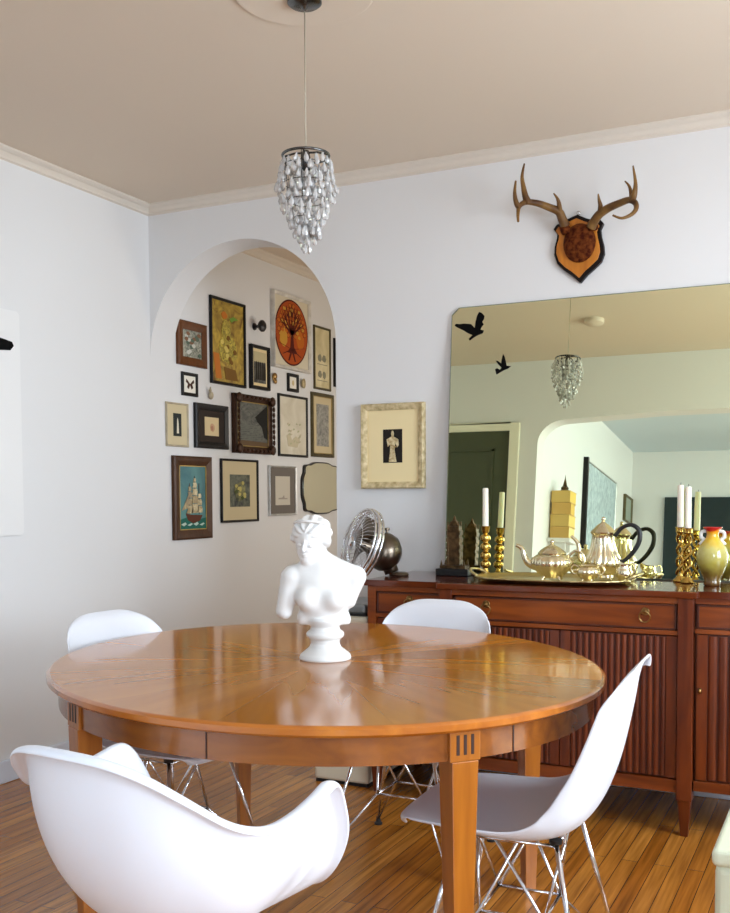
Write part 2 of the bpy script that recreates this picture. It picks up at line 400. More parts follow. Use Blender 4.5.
# ------------------------------------------------------------------ dining table
TC = Vector((-1.342, 2.474, 0)); TA = math.atan2(.646, -.763); SA, SB = .845, .733
table = thing('dining_table', 'oval glossy honey-brown wooden dining table with sunburst veneer top', 'table', TC)
def oval(a, b, n=96):
    return [(a*math.cos(t)*math.cos(TA)-b*math.sin(t)*math.sin(TA), a*math.cos(t)*math.sin(TA)+b*math.sin(t)*math.cos(TA)) for t in [2*PI*i/n for i in range(n)]]
m = MB(); lv = [(0, .740), (.004, .7405)]
rings = [(.010, .7400, 0), (.004, .7385, 1), (0, .734, 1), (0, .722, 1), (.006, .716, 1), (.02, .712, 1)]
vs = []; n = 96
top = oval(SA-.010, SB-.010); m.prism(top, .7399, .7400, 'z', 0)
rows = [[(*p, z) for p in oval(SA-i_, SB-i_)] for i_, z, _ in rings]
m.grid(rows, 1, True)
m.prism(oval(SA-.02, SB-.02), .712, .7135, 'z', 1)
m.build('tabletop', [TTOP, TEDGE], table, smooth=35)
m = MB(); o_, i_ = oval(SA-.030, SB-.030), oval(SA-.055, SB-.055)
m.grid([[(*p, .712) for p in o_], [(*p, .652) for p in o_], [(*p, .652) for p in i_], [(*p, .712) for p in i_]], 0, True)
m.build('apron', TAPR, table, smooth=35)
def edge_at(ang, inset=0):
    d = Vector((math.cos(ang), math.sin(ang), 0)); a = ang-TA
    r = 1/math.sqrt((math.cos(a)/(SA-inset))**2+(math.sin(a)/(SB-inset))**2); return d*r
# apron seams (leaf joints) as part
for (sx, sy) in ((-1.208, 1.73), (-.60, 2.02)):
    m = MB()
    v = Vector((sx, sy, 0))-TC; a = math.atan2(v.y, v.x); p = edge_at(a, .030)
    T = Matrix.Translation((p.x, p.y, 0)) @ Matrix.Rotation(a, 4, 'Z')
    m.box((-.004, -.0015, .6525), (.0012, .0015, .712), 0, T)
    m.build('apron_joint', SLOT, table)
for (lx, ly, inset, vis) in ((-.700, 1.925, .022, 1), (-1.655, 1.86, .022, 1), (-.875, 2.915, 0, 0), (-1.90, 2.93, 0, 0)):
    v = Vector((lx, ly, 0))-TC; a = math.atan2(v.y, v.x)
    # outer face of the block sits just proud of the apron
    p = edge_at(a, .022)-Vector((math.cos(a), math.sin(a), 0))*.030 if vis else v
    leg = MB(); hb = .036
    leg.frust((0, 0, 0), (.017, .017), (0, 0, .650), (.031, .031))
    leg.box((-hb+.004, -hb, .650), (hb-.006, hb, .712))
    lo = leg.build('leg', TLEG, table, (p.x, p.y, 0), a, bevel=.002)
    s = MB()
    for k in (-1, 0, 1): s.box((hb-.007, k*.017-.0035, .664), (hb-.0052, k*.017+.0035, .706))
    s.build('fluting', SLOT, lo)
    c = MB(); c.lathe([(0, 0), (.013, 0), (.015, .012), (.012, .022), (0, .022)], 16, T=Matrix.Translation((0, 0, -.001)))
    if not vis: c.build('caster', RUBBER, lo, smooth=30)

# ------------------------------------------------------------------ chairs
def eiffel_base(root, mx=.125, my=.115, fx=.215, fy=.205, zt=.412, yo=0.0):
    R_ = .0052; zr = .205; rx, ry = .085, .078
    ring = MB(); N = [(sx*rx, sy*ry+yo, zr) for sx, sy in ((-1,-1),(1,-1),(1,1),(-1,1))]
    for i in range(4): ring.tube([N[i], N[(i+1) % 4]], R_*.85, 8)
    ring.build('cross_frame', CHROME, root, smooth=True); ring = MB()
    for sx in (-1, 1):
        ring.tube([(sx*mx, -my+yo, zt-.012), (sx*mx, my+yo, zt-.012)], R_*.8, 8)
    for sy in (-1, 1): ring.tube([(-mx, sy*my+yo, zt-.012), (mx, sy*my+yo, zt-.012)], R_*.8, 8)
    ring.build('seat_support', CHROME, root, smooth=True)
    for sx, sy in ((-1,-1),(1,-1),(1,1),(-1,1)):
        g = MB(); F = Vector((sx*fx, sy*fy+yo, .016)); T_ = Vector((sx*mx, sy*my+yo, zt)); Nn = Vector((sx*rx, sy*ry+yo, zr))
        g.tube([F, T_], R_*1.15, 10)
        g.tube([F+Vector((0, 0, .004)), Nn, Vector((sx*mx, -sy*my*.25+yo, zt-.008))], R_*.85, 8)
        g.tube([Nn, Vector((-sx*mx*.15, sy*my+yo, zt-.008))], R_*.85, 8)
        lg = g.build('leg', CHROME, root, smooth=True)
        h = MB(); h.lathe([(0, 0), (.014, 0), (.015, .006), (.009, .012), (.007, .03), (0, .03)], 14, T=Matrix.Translation((F.x, F.y, 0)))
        h.build('foot_glide', RUBBER, lg, smooth=30)
        b = MB(); b.lathe([(0, 0), (.014, 0), (.016, .010), (0, .012)], 14, T=Matrix.Translation((T_.x, T_.y, zt-.005)))
        b.build('mount', RUBBER, lg, smooth=30)
def side_chair(label, loc, rotz, group):
    t = thing('shell_chair', label, 'chair', loc, rotz, group)
    prof = cr([(.264, .424), (.256, .437), (.222, .440), (.13, .430), (.02, .415), (-.07, .410), (-.138, .425), (-.186, .47), (-.220, .55), (-.240, .63), (-.255, .71), (-.262, .76), (-.273, .80), (-.292, .822)], 4)
    P = [Vector((0, p[0], p[1])) for p in prof]; K = len(P)-1
    ts = [0]
    for i in range(K): ts.append(ts[-1]+(P[i+1]-P[i]).length)
    ts = [x/ts[-1] for x in ts]
    hw = cr([(0, .165), (.06, .205), (.2, .228), (.4, .236), (.5, .232), (.62, .225), (.8, .213), (.92, .198), (.97, .174), (1., .132)], 10)
    lf = cr([(0, .000), (.15, .020), (.35, .045), (.48, .078), (.6, .078), (.75, .055), (.9, .032), (1, .012)], 10)
    def interp(c, t):
        for i in range(len(c)-1):
            if c[i+1][0] >= t-1e-9: 
                d = c[i+1][0]-c[i][0]; k = (t-c[i][0])/d if d > 1e-9 else 0
                return c[i][1]*(1-k)+c[i+1][1]*k
        return c[-1][1]
    hw = [(p[0], p[1]) for p in hw]; lf = [(p[0], p[1]) for p in lf]
    m = MB(); rows = []; ns = 20
    for i, p in enumerate(P):
        tg = (P[min(i+1, K)]-P[max(i-1, 0)]).normalized(); nr = Vector((0, -tg.z, tg.y)) * -1
        nr = Vector((0, tg.z, -tg.y)); 
        if nr.z < 0 and i < K*.5: nr = -nr
        if i >= K*.5 and nr.y < 0: nr = -nr
        row = []
        w, l = interp(hw, ts[i]), interp(lf, ts[i])
        for j in range(ns+1):
            s = -1+2*j/ns
            q = p+Vector((w*math.sin(s*PI/2*.94)/math.sin(PI/2*.94), 0, 0))+nr*l*abs(s)**2.3
            if ts[i] > .88: q -= Vector((0, 0, .05*(abs(s)**3)*((ts[i]-.88)/.12)))
            if ts[i] < .12: q += Vector((0, -.035*abs(s)**3*(1-ts[i]/.12), 0))
            row.append(tuple(q))
        rows.append(row)
    m.grid(rows); m.build('seat_shell', PLASTIC, t, smooth=True, solid=.006, sub=1)
    eiffel_base(t)
    return t
def arm_chair(label, loc, rotz):
    t = thing('shell_armchair', label, 'chair', loc, rotz)
    # rim control points (right half), local: +y = forward
    half = [(0, .249, .425), (.095, .249, .430), (.171, .233, .450), (.223, .209, .495), (.252, .195, .560), (.266, .160, .638), (.276, .120, .684),
            (.284, .062, .675), (.284, -.010, .658), (.275, -.080, .652), (.250, -.146, .672), (.208, -.206, .718), (.158, -.252, .758), (.095, -.280, .781), (0, -.290, .787)]
    full = half+[(-x, y, z) for x, y, z in reversed(half[1:-1])]
    rim = cr(full, 4, True); c = Vector((0, .0, .405)); NS = 16; rows = []
    for k in range(NS+1):
        s = k/NS; row = []
        for p in rim:
            dx, dy, dz = p.x-c.x, p.y-c.y, p.z-c.z
            up = min(1, max(0, (p.z-.44)/.2))              # how much of a wall there is here
            a = (1-up)*s + up*math.sin(PI/2*s)**1.05
            b = (1-up)*s**2.0 + up*(1-math.cos(PI/2*s))**1.12
            q = Vector((c.x+dx*a*.885, c.y+dy*a*.885, c.z+dz*b))
            row.append(q)
        rows.append(row)
    # flared lip
    for off, dz in ((.011, .003), (.020, .004), (.027, .001), (.030, -.006)):
        row = []
        for i, p in enumerate(rim):
            up = min(1, max(0, (p.z-.44)/.15))
            d = Vector((p.x-c.x, (p.y-c.y)*.8, 0)); d.normalize()
            base = Vector((c.x+(p.x-c.x)*.885, c.y+(p.y-c.y)*.885, p.z))
            row.append(base+d*off*(.35+.65*up)+Vector((0, 0, dz*up)))
        rows.append(row)
    m = MB(); m.grid([[tuple(q) for q in r] for r in rows[1:]], 0, True)
    o = len(m.v); m.v.append(tuple(c)); n = len(rim)
    for j in range(n): m.f.append((j, (j+1) % n, o)); m.m.append(0)
    m.build('seat_shell', PLASTIC, t, smooth=True, solid=.006, sub=1)
    eiffel_base(t, zt=.395)
    return t
def rot_from_fwd(f): return math.atan2(f[1], f[0])-PI/2
G = 'white moulded shell chairs around the table'
side_chair('white shell chair at the left end of the table by the left wall', (-1.93, 2.56, 0), -1.70, G)
side_chair('white shell chair between the table and the sideboard', (-1.335, 3.08, 0), rot_from_fwd((0, -1)), G)
side_chair('white shell chair in profile on the right side of the table', (-.722, 2.338, 0), 1.61, G)
arm_chair('white shell armchair in the foreground with its back to the camera', (-1.110, 1.500, 0), -.12)

# ------------------------------------------------------------------ sideboard
sb = thing('sideboard', 'long reddish mahogany sideboard with reeded doors against the back wall', 'sideboard', (-1.757, 3.62, 0))
ox, oy = -1.722, 3.62
X0, XA, XB, XC, XD = 0.0, .320, .380, 1.205, 1.257    # left end, centre bay start, its drawer start, drawer end, pilaster end
XE = 1.577; DP = .50; BF = .022                     # right end; depth; centre bay stands proud
m = MB(); m.prism([(-.014, .005), (XA-.008, .005), (XA-.008, -BF-.012), (XD+.012, -BF-.012), (XD+.012, .005), (XE+.014, .005), (XE+.014, DP), (-.014, DP)], .836, .860, 'z')
m.build('top', SBT, sb, bevel=.004)
m = MB(); m.box((X0, .030, .16), (XE, DP-.005, .836))
m.box((XA, .008, .16), (XD, .03, .836))
m.build('carcass', SBV, sb)
# frame members
m = MB()
m.box((X0, .014, .815), (XA, .03, .836)); m.box((X0, .014, .712), (XA, .03, .728)); m.box((X0, .012, .16), (XA, .03, .195)); m.box((X0, .012, .16), (.035, .031, .836))
m.box((XD, .014, .815), (XE, .03, .836)); m.box((XD, .014, .712), (XE, .03, .728)); m.box((XD, .012, .16), (XE, .03, .195)); m.box((XE-.035, .012, .16), (XE, .031, .836))
m.box((XA, -BF+.006, .815), (XD, .03, .836)); m.box((XA, -BF+.006, .706), (XD, .03, .722)); m.box((XA, -BF+.004, .155), (XD, .03, .200))
m.build('rails', SBF, sb, bevel=.0015)
m = MB(); m.box((XC, -BF-.003, .13), (XD, .035, .836)); m.build('pilaster', SBV, sb, bevel=.002)
m = MB(); m.box((XA, -BF-.003, .13), (XA+.052, .035, .836)); m.build('pilaster', SBV, sb, bevel=.002)
def ring_pull(dr, x, y, z):
    p = MB(); p.ell((x, y-.004, z+.016), (.007, .006, .007), 12)
    p.tube([(x+.019*math.cos(a), y-.010-.003*math.sin(a), z-.002+.019*math.sin(a)) for a in [2*PI*i/28 for i in range(28)]], .0026, 8, closed=True)
    p.lathe([(0, 0), (.015, 0), (.013, .004), (0, .005)], 18, T=Matrix.Translation((x, y, z+.016)) @ Matrix.Rotation(PI/2, 4, 'X'))
    p.build('ring_pull', ABRASS, dr, smooth=40)
def drawer(x0, x1, y, z0, z1, pulls):
    d = MB(); d.box((x0, y, z0), (x1, y+.02, z1))
    for a, b in (((x0, y-.004, z0), (x1, y, z0+.006)), ((x0, y-.004, z1-.006), (x1, y, z1)), ((x0, y-.004, z0), (x0+.006, y, z1)), ((x1-.006, y-.004, z0), (x1, y, z1))): d.box(a, b, 1)
    o = d.build('drawer', [SBF, SBDK], sb, bevel=.001)
    for x in pulls: ring_pull(o, x, y, (z0+z1)/2)
drawer(.040, XA-.006, .018, .730, .813, [(.04+XA)/2])
drawer(XB, XC-.006, -BF+.010, .724, .813, [.507, 1.093])
drawer(XD+.008, XE-.040, .018, .730, .813, [(XD+XE)/2-.01])
def reeded(x0, x1, y, z0, z1, nr, knob):
    d = MB(); w = x1-x0
    d.box((x0, y+.004, z0), (x1, y+.016, z1), 1)
    e = .035
    d.box((x0, y-.002, z0), (x0+e, y+.006, z1), 0); d.box((x1-e, y-.002, z0), (x1, y+.006, z1), 0)
    k = (w-2*e)/nr
    for i in range(nr):
        a = x0+e+i*k+.003; b = x0+e+(i+1)*k-.003; pts = [(a, y+.006)]
        for j in range(9):
            q = PI*j/8; pts.append(((a+b)/2-math.cos(q)*(b-a)/2, y+.003-math.sin(q)*.0045))
        pts.append((b, y+.006)); d.prism(pts, z0+.004, z1-.004, 'z', 0)
    o = d.build('door', [SBV, SBDK], sb, smooth=40)
    if knob is not None:
        q = MB(); q.ell((knob, y-.010, (z0+z1)/2+.06), (.007, .010, .011), 12); q.build('key_escutcheon', ABRASS, o, smooth=True)
reeded(.040, XA-.006, .018, .200, .708, 6, None)
xm = (XA+.055+XC)/2
reeded(XA+.056, xm-.002, -BF+.010, .205, .702, 15, xm-.02)
reeded(xm+.002, XC-.003, -BF+.010, .205, .702, 15, None)
reeded(XD+.008, XE-.040, .018, .200, .708, 6, XD+.02)
for lx, ly in ((.028, .04), (XA+.026, .005), (XD-.026, .005), (XE-.028, .04), (.028, DP-.04), (XE-.028, DP-.04)):
    g = MB(); g.frust((lx, ly, 0), (.013, .013), (lx, ly, .16), (.024, .024)); g.build('leg', SBV, sb, bevel=.002)

# ------------------------------------------------------------------ leaning mirror with two bird decals
MN = Vector((0, -math.cos(TILT), math.sin(TILT))); MO = Vector((0, YB-.012, MZ))
MDN = Vector((0, -math.sin(TILT), -math.cos(TILT)))
def mp(x, s, out=0): return MO+Vector((x, 0, 0))+MDN*s+MN*out
ML = (MZ-.862)/math.cos(TILT)
tl, tr = -1.586, -.24
outl = [(tl, .03), (tl+.032, 0), (tr-.032, 0), (tr, .03), (tr, ML), (tl, ML)]
mr = thing('wall_mirror', 'large frameless mirror with clipped corners leaning on the sideboard', 'mirror', mp(tl, ML))
def mlocal(vs): return [tuple(Vector(v)-Vector(mr.location)) for v in vs]
m = MB(); n = len(outl); c_ = Vector((sum(p[0] for p in outl)/n, sum(p[1] for p in outl)/n))
inn = [(p[0]+(.004 if p[0] < c_.x else -.004), p[1]+(.004 if p[1] < c_.y else -.004)) for p in outl]
vs = mlocal([mp(*p, 0) for p in inn])+mlocal([mp(*p, -.003) for p in outl])+mlocal([mp(*p, -.006) for p in outl])
fs = [tuple(range(n))]; m.add(vs, fs, 0)
m.f += [(i, (i+1) % n, (i+1) % n+n, i+n) for i in range(n)]+[(i+n, (i+1) % n+n, (i+1) % n+2*n, i+2*n) for i in range(n)]+[tuple(range(3*n-1, 2*n-1, -1))]
m.m += [1]*(2*n+1)
m.build('mirror_pane', [MIRROR, MEDGE], mr)
def decal(name, pts, off, sc, label):
    us = [(off[0]+x/sc, off[1]+y/sc) for x, y in pts]
    P = [at_plane(u, v, MO+MN*.001, MN) for u, v in us]; k = len(P); c = sum(P, Vector())/k
    m = MB(); vs = [tuple(p-c) for p in P]+[tuple(p-c+MN*.0008) for p in P]
    tri = tessellate_polygon([[Vector((p.x, p.z, 0)) for p in P]])
    m.add(vs, [tuple(t) for t in tri]+[tuple(i+k for i in reversed(t)) for t in tri]+[(i, (i+1) % k, (i+1) % k+k, i+k) for i in range(k)])
    o = m.build(name, DECAL, loc=c); tag(o, label, 'decal', 'bird decals on the mirror')
decal('bird_decal', [(180,335),(188,320),(215,322),(250,318),(300,322),(326,350),(333,300),(343,262),(358,233),(378,240),(397,262),(393,285),(380,305),(392,322),(375,343),(368,362),(392,368),(385,388),(350,402),(318,420),(290,442),(282,430),(310,402),(275,388),(240,366),(205,350)], (430, 280), 7.3,
      'larger black flying-bird decal in the upper left of the mirror')
decal('bird_decal', [(475,652),(490,643),(510,655),(522,640),(495,612),(480,588),(495,590),(520,610),(523,578),(533,540),(545,562),(553,595),(558,625),(590,630),(565,648),(535,660),(505,678),(485,690)], (430, 280), 7.3,
      'smaller black flying-bird decal, lower right of the other bird')

# ------------------------------------------------------------------ things on the sideboard
ZS = .860
# desk fan
fan = thing('desk_fan', 'vintage dark chrome desk fan at the left end of the sideboard', 'fan', (-1.712, 3.84, ZS+.001))
C0 = at(362, 545, 1, 3.74)-Vector(fan.location); Mo = at(395, 553, 1, 3.80)-Vector(fan.location)
ax = Vector((-.62, -.74, .30)).normalized()
def frame_axis(o, a):
    q = Vector((0, 0, 1)).rotation_difference(a); return Matrix.Translation(o) @ q.to_matrix().to_4x4()
T = frame_axis(C0, ax); RF = .148
m = MB()
for r, z, tr_ in ((RF, 0, .0085), (RF, -.018, .004), (RF, .018, .004)):
    m.tube([T @ Vector((r*math.cos(a), r*math.sin(a), z)) for a in [2*PI*i/48 for i in range(48)]], tr_, 8, closed=True)
m.build('rim', CHROME, fan, smooth=True)
m = MB()
for i in range(44):
    a = 2*PI*i/44
    m.tube([T @ Vector((r*math.cos(a+k), r*math.sin(a+k), z)) for r, z, k in ((RF, .018, .0), (RF*.8, .038, .05), (RF*.5, .048, .12), (RF*.17, .052, .16))], .0011, 5)
    m.tube([T @ Vector((r*math.cos(a), r*math.sin(a), z)) for r, z in ((RF, -.018), (RF*.75, -.042), (RF*.3, -.052))], .0011, 5)
for r, z in ((RF*.6, .045), (RF*.62, -.045)):
    m.tube([T @ Vector((r*math.cos(a), r*math.sin(a), z)) for a in [2*PI*i/40 for i in range(40)]], .0014, 5, closed=True)
m.build('grille', CHROME, fan, smooth=True)
m = MB(); m.lathe([(0, .060), (.018, .058), (.025, .050), (.025, .046), (0, .046)], 24, T=T); m.build('badge', CHROME, fan, smooth=40)
for k in range(4):
    b = MB(); a0 = 2*PI*k/4+.4; rows = []
    for i in range(7):
        r = .022+.098*i/6; w = (.10+.55*math.sin(PI*(i+1.2)/8.4))*.95
        rows.append([T @ Vector((r*math.cos(a0+w*(j/6-.5)*1.5), r*math.sin(a0+w*(j/6-.5)*1.5), .022*(j/6-.5)*2)) for j in range(7)])
    b.grid([[tuple(p) for p in r] for r in rows]); b.build('blade', FANDARK, fan, smooth=True, solid=.002)
m = MB(); m.lathe([(0, .02), (.024, .018), (.024, -.03), (.03, -.05), (.060, -.056), (.076, -.072), (.082, -.105), (.074, -.138), (.046, -.165), (0, -.175)], 28, T=T)
mo = m.build('motor_housing', FANDARK, fan, smooth=40)
kn = MB(); P_ = T @ Vector((0, 0, -.12)); kn.lathe([(0, 0), (.006, 0), (.006, .018), (.011, .020), (.011, .030), (0, .032)], 14, T=Matrix.Translation(P_+Vector((0, 0, .074)))); kn.build('knob', FANDARK, mo, smooth=40)
m = MB(); m.tube([P_+Vector((0, 0, -.03)), Vector((P_.x*.6, P_.y*.6, .012))], [.03, .03], 18); m.build('neck', FANDARK, fan, smooth=True)
m = MB(); m.lathe([(0, 0), (.040, 0), (.042, .006), (.038, .012), (.030, .016), (0, .018)], 30); m.build('base', FANDARK, fan, smooth=40)

# bronze tower figurine
tw = thing('tower_figurine', 'dark bronze gothic tower figurine on a black base before the mirror', 'figurine', (-1.505, 3.945, ZS))
m = MB(); m.box((-.072, -.036, 0), (.072, .036, .030)); m.build('base', BLACK, tw, bevel=.003)
m = MB(); m.box((-.056, -.028, .030), (.056, .028, .044)); m.box((-.026, -.018, .044), (.026, .018, .205))
for i in range(5):
    for sx in (-1, 1): m.box((sx*.027-.003, -.020, .05+i*.03), (sx*.027+.003, .020, .062+i*.03+.006))
for sx in (-1, 1):
    for sy in (-1, 1): m.frust((sx*.024, sy*.016, .044), (.005, .005), (sx*.023, sy*.015, .225), (.002, .002)); m.frust((sx*.050, sy*.023, .044), (.004, .004), (sx*.050, sy*.023, .066), (.001, .001))
m.frust((0, 0, .205), (.022, .016), (0, 0, .228), (.010, .010)); m.frust((0, 0, .228), (.008, .008), (0, 0, .250), (.0015, .0015))
m.build('tower', BRONZE, tw, bevel=.001)

def candlestick(name, label, u, y, v_top, v_cup, kind, base=None):
    p = at(u, 575, 1, y); t = thing(name, label, 'candlestick', (p.x, y, ZS), 0, 'brass candlesticks on the sideboard')
    zc = at(u, v_cup, 1, y).z-ZS
    m = MB()
    if kind == 'bead':
        prof = [(0, 0), (.036, 0), (.038, .004), (.030, .010), (.014, .018), (.009, .030)]
        k = 4; z0 = .034; h = (zc-.03-z0)/k
        for i in range(k):
            for r, q in ((.009, 0), (.020, .22), (.0225, .45), (.020, .7), (.009, .95)): prof.append((r, z0+(i+q)*h))
        prof += [(.012, zc-.028), (.017, zc-.02), (.018, zc-.004), (.021, zc), (.013, zc), (0, zc-.001)]
        m.lathe(prof, 28)
    else:
        m.lathe([(0, 0), (.024, 0), (.026, .004), (.022, .010), (.016, .016), (.010, .024), (.010, .034), (0, .034)], 28)
        for s in range(2):
            m.tube([(.0105*math.cos(a+s*PI), .0105*math.sin(a+s*PI), .03+(zc-.056)*i/40) for i, a in [(i, 2*PI*1.7*i/40) for i in range(41)]], .0060, 8)
        m.lathe([(0, zc-.032), (.009, zc-.032), (.012, zc-.024), (.017, zc-.018), (.0165, zc-.004), (.018, zc), (.013, zc), (0, zc-.001)], 24)
    m.build('holder', BRASS, t, smooth=35)
    zt = at(u, v_top, 1, y).z-ZS
    cn = MB(); cn.lathe([(0, zc-.012), (.0125, zc-.012), (.0115, zt-.003), (.009, zt), (0, zt-.001)], 20)
    co = tag(cn.build('taper_candle', WAX, loc=t.location, smooth=40), label.replace('brass', 'ivory').split(',')[0] and 'ivory taper candle in '+CL[label], 'candle', 'ivory taper candles')
    w = MB(); w.tube([(0, 0, zt-.002), (.001, 0, zt+.009)], .0009, 6); w.build('wick', WICK, co)
CL = {}
for nm, lb, cl, a in (('brass_candlestick', 'beaded brass candlestick beside the bronze tower figurine', 'the beaded candlestick beside the bronze tower', (485.5, 3.955, 488, 526, 'bead')),
                  ('brass_candlestick', 'twisted brass candlestick right of the tea set, left one of the touching pair', 'the left one of the twisted candlestick pair', (679.8, 3.985, 485, 527, 'twist')),
                  ('brass_candlestick', 'twisted brass candlestick nearest the yellow vase', 'the twisted candlestick nearest the vase', (687.5, 3.935, 486.5, 528, 'twist'))):
    CL[lb] = cl; candlestick(nm, lb, *a)

# serving tray
TX, TY = -1.050, 3.822
tray = thing('serving_tray', 'large ornate gilt oval serving tray under the tea set', 'tray', (TX, TY, ZS))
tray.scale = (.92, 1, 1)
def sup(a, b, n=96, e=2.6):
    o = []
    for i in range(n):
        t = 2*PI*i/n; c, s = math.cos(t), math.sin(t)
        o.append((a*math.copysign(abs(c)**(2/e), c), b*math.copysign(abs(s)**(2/e), s)))
    return o
m = MB(); rows = []
for a, b, z, w in ((.02, .01, .006, 0), (.27, .135, .006, 0), (.285, .147, .008, 0), (.315, .168, .016, .5), (.325, .176, .020, 1), (.330, .180, .019, 1), (.332, .182, .015, 1), (.318, .170, .010, .5), (.275, .140, .0015, 0), (.02, .01, .0015, 0)):
    rows.append([(x*(1+.012*w*math.cos(i*PI/2)), y*(1+.018*w*math.cos(i*PI/2)), z) for i, (x, y) in enumerate(sup(a, b))])
m.grid(rows, 0, True); m.build('tray_body', TRAYM, tray, smooth=True)
for sx in (-1, 1):
    h = MB(); h.tube(cr([(sx*.318, -.06, .019), (sx*.345, -.055, .034), (sx*.362, -.02, .040), (sx*.362, .02, .040), (sx*.345, .055, .034), (sx*.318, .06, .019)], 5), .0055, 8)
    h.build('handle', TRAYM, tray, smooth=True)
ZT = ZS+.0065
def pot_feet(m, r):
    for k in range(4):
        a = PI/4+k*PI/2; m.tube([(r*math.cos(a), r*math.sin(a), .018), (r*1.2*math.cos(a), r*1.2*math.sin(a), .010), (r*1.35*math.cos(a), r*1.35*math.sin(a), .0035)], [.006, .005, .0035], 8)
# teapot
def place(u, y): p = at(u, 575, 1, y); return (p.x, y, ZT)
tp = thing('teapot', 'squat fluted gilt-silver teapot with spout to the left on the tray', 'teapot', place(552, 3.78), .15)
tp.scale = (1.17, 1.17, 1.17)
m = MB(); pot_feet(m, .030)
m.lathe([(0, .010), (.034, .010), (.036, .016), (.045, .026), (.063, .044), (.068, .060), (.063, .074), (.050, .084), (.042, .088), (0, .088)], 72, flute=.10, nf=16, fr=(.02, .08))
m.build('body', SILVER, tp, smooth=50)
m = MB(); m.lathe([(.045, .087), (.046, .091), (.036, .100), (.022, .110), (.010, .116), (.006, .120), (0, .121)], 48, flute=.08, nf=12, fr=(.095, .112))
l = m.build('lid', SILVER, tp, smooth=50)
k = MB(); k.ell((0, 0, .127), (.008, .008, .008), 12); k.build('finial', SILVER, l, smooth=True)
m = MB(); m.tube(cr([(-.052, 0, .045), (-.078, 0, .058), (-.090, 0, .080), (-.098, 0, .104), (-.118, 0, .116)], 5), [.014-.0085*i/20 for i in range(21)], 12); m.build('spout', SILVER, tp, smooth=True)
m = MB(); m.tube(cr([(.052, 0, .080), (.075, 0, .098), (.098, 0, .088), (.103, 0, .062), (.088, 0, .040), (.060, 0, .032)], 5), .0048, 10); m.build('handle', SILVER, tp, smooth=True)
# tall coffee pot
cp = thing('coffee_pot', 'tall fluted gilt-silver coffee pot with black curved handle on the tray', 'coffee pot', place(603, 3.885), .1)
cp.scale = (1.15, 1.15, 1.0)
m = MB(); pot_feet(m, .032)
m.lathe([(0, .012), (.036, .012), (.034, .020), (.048, .034), (.060, .056), (.060, .076), (.048, .104), (.040, .130), (.036, .158), (.036, .172), (.041, .180), (0, .180)], 72, flute=.10, nf=14, fr=(.025, .165))
m.build('body', SILVER, cp, smooth=50)
m = MB(); m.lathe([(.042, .180), (.043, .184), (.030, .198), (.018, .212), (.008, .220), (.004, .228), (0, .229)], 40, flute=.08, nf=12, fr=(.186, .214)); l = m.build('lid', SILVER, cp, smooth=50)
k = MB(); k.ell((0, 0, .234), (.007, .007, .009), 12); k.build('finial', SILVER, l, smooth=True)
m = MB(); m.tube(cr([(-.045, 0, .060), (-.072, 0, .078), (-.078, 0, .110), (-.084, 0, .142), (-.106, 0, .168)], 5), [.013-.008*i/20 for i in range(21)], 12); m.build('spout', SILVER, cp, smooth=True)
m = MB(); m.tube(cr([(.038, 0, .168), (.060, 0, .200), (.092, 0, .212), (.116, 0, .190), (.116, 0, .150), (.098, 0, .110), (.072, 0, .078), (.054, 0, .070)], 5), [.0065+.002*math.sin(PI*i/35) for i in range(36)], 10); m.build('handle', BLACK, cp, smooth=True)
# sugar bowl and creamer
sg = thing('sugar_bowl', 'small fluted gilt-silver sugar bowl between teapot and creamer', 'sugar bowl', place(588, 3.735), 0)
sg.scale = (.9, .9, .9)
m = MB(); pot_feet(m, .022)
m.lathe([(0, .010), (.024, .010), (.026, .016), (.040, .030), (.048, .044), (.044, .058), (.036, .066), (.040, .074), (.037, .073), (.033, .064), (0, .03)], 60, flute=.10, nf=14, fr=(.018, .06)); m.build('bowl', SILVER, sg, smooth=50)
for sx in (-1, 1):
    h = MB(); h.tube(cr([(sx*.040, 0, .066), (sx*.058, 0, .072), (sx*.068, 0, .056), (sx*.060, 0, .038), (sx*.044, 0, .034)], 5), .0038, 8); h.build('handle', SILVER, sg, smooth=True)
cm = thing('creamer', 'small gilt-silver creamer at the right front of the tray', 'creamer', place(624, 3.785), -.5)
cm.scale = (.82, .82, .82)
m = MB(); pot_feet(m, .020); n = 48
rows = []
for r, z in ((.001, .010), (.022, .010), (.024, .016), (.038, .032), (.042, .046), (.036, .062), (.030, .074), (.034, .086), (.031, .085), (.027, .072), (.002, .03)):
    row = []
    for j in range(n):
        a = 2*PI*j/n; li = max(0, math.cos(a-PI))**6
        row.append((r*math.cos(a)*(1+(li*.55 if z > .07 else 0)), r*math.sin(a), z+(li*.016 if z > .08 else 0)))
    rows.append(row)
m.grid(rows, 0, True); m.build('jug', SILVER, cm, smooth=50)
m = MB(); m.tube(cr([(.030, 0, .080), (.052, 0, .092), (.064, 0, .070), (.056, 0, .044), (.038, 0, .036)], 5), .0038, 8); m.build('handle', SILVER, cm, smooth=True)
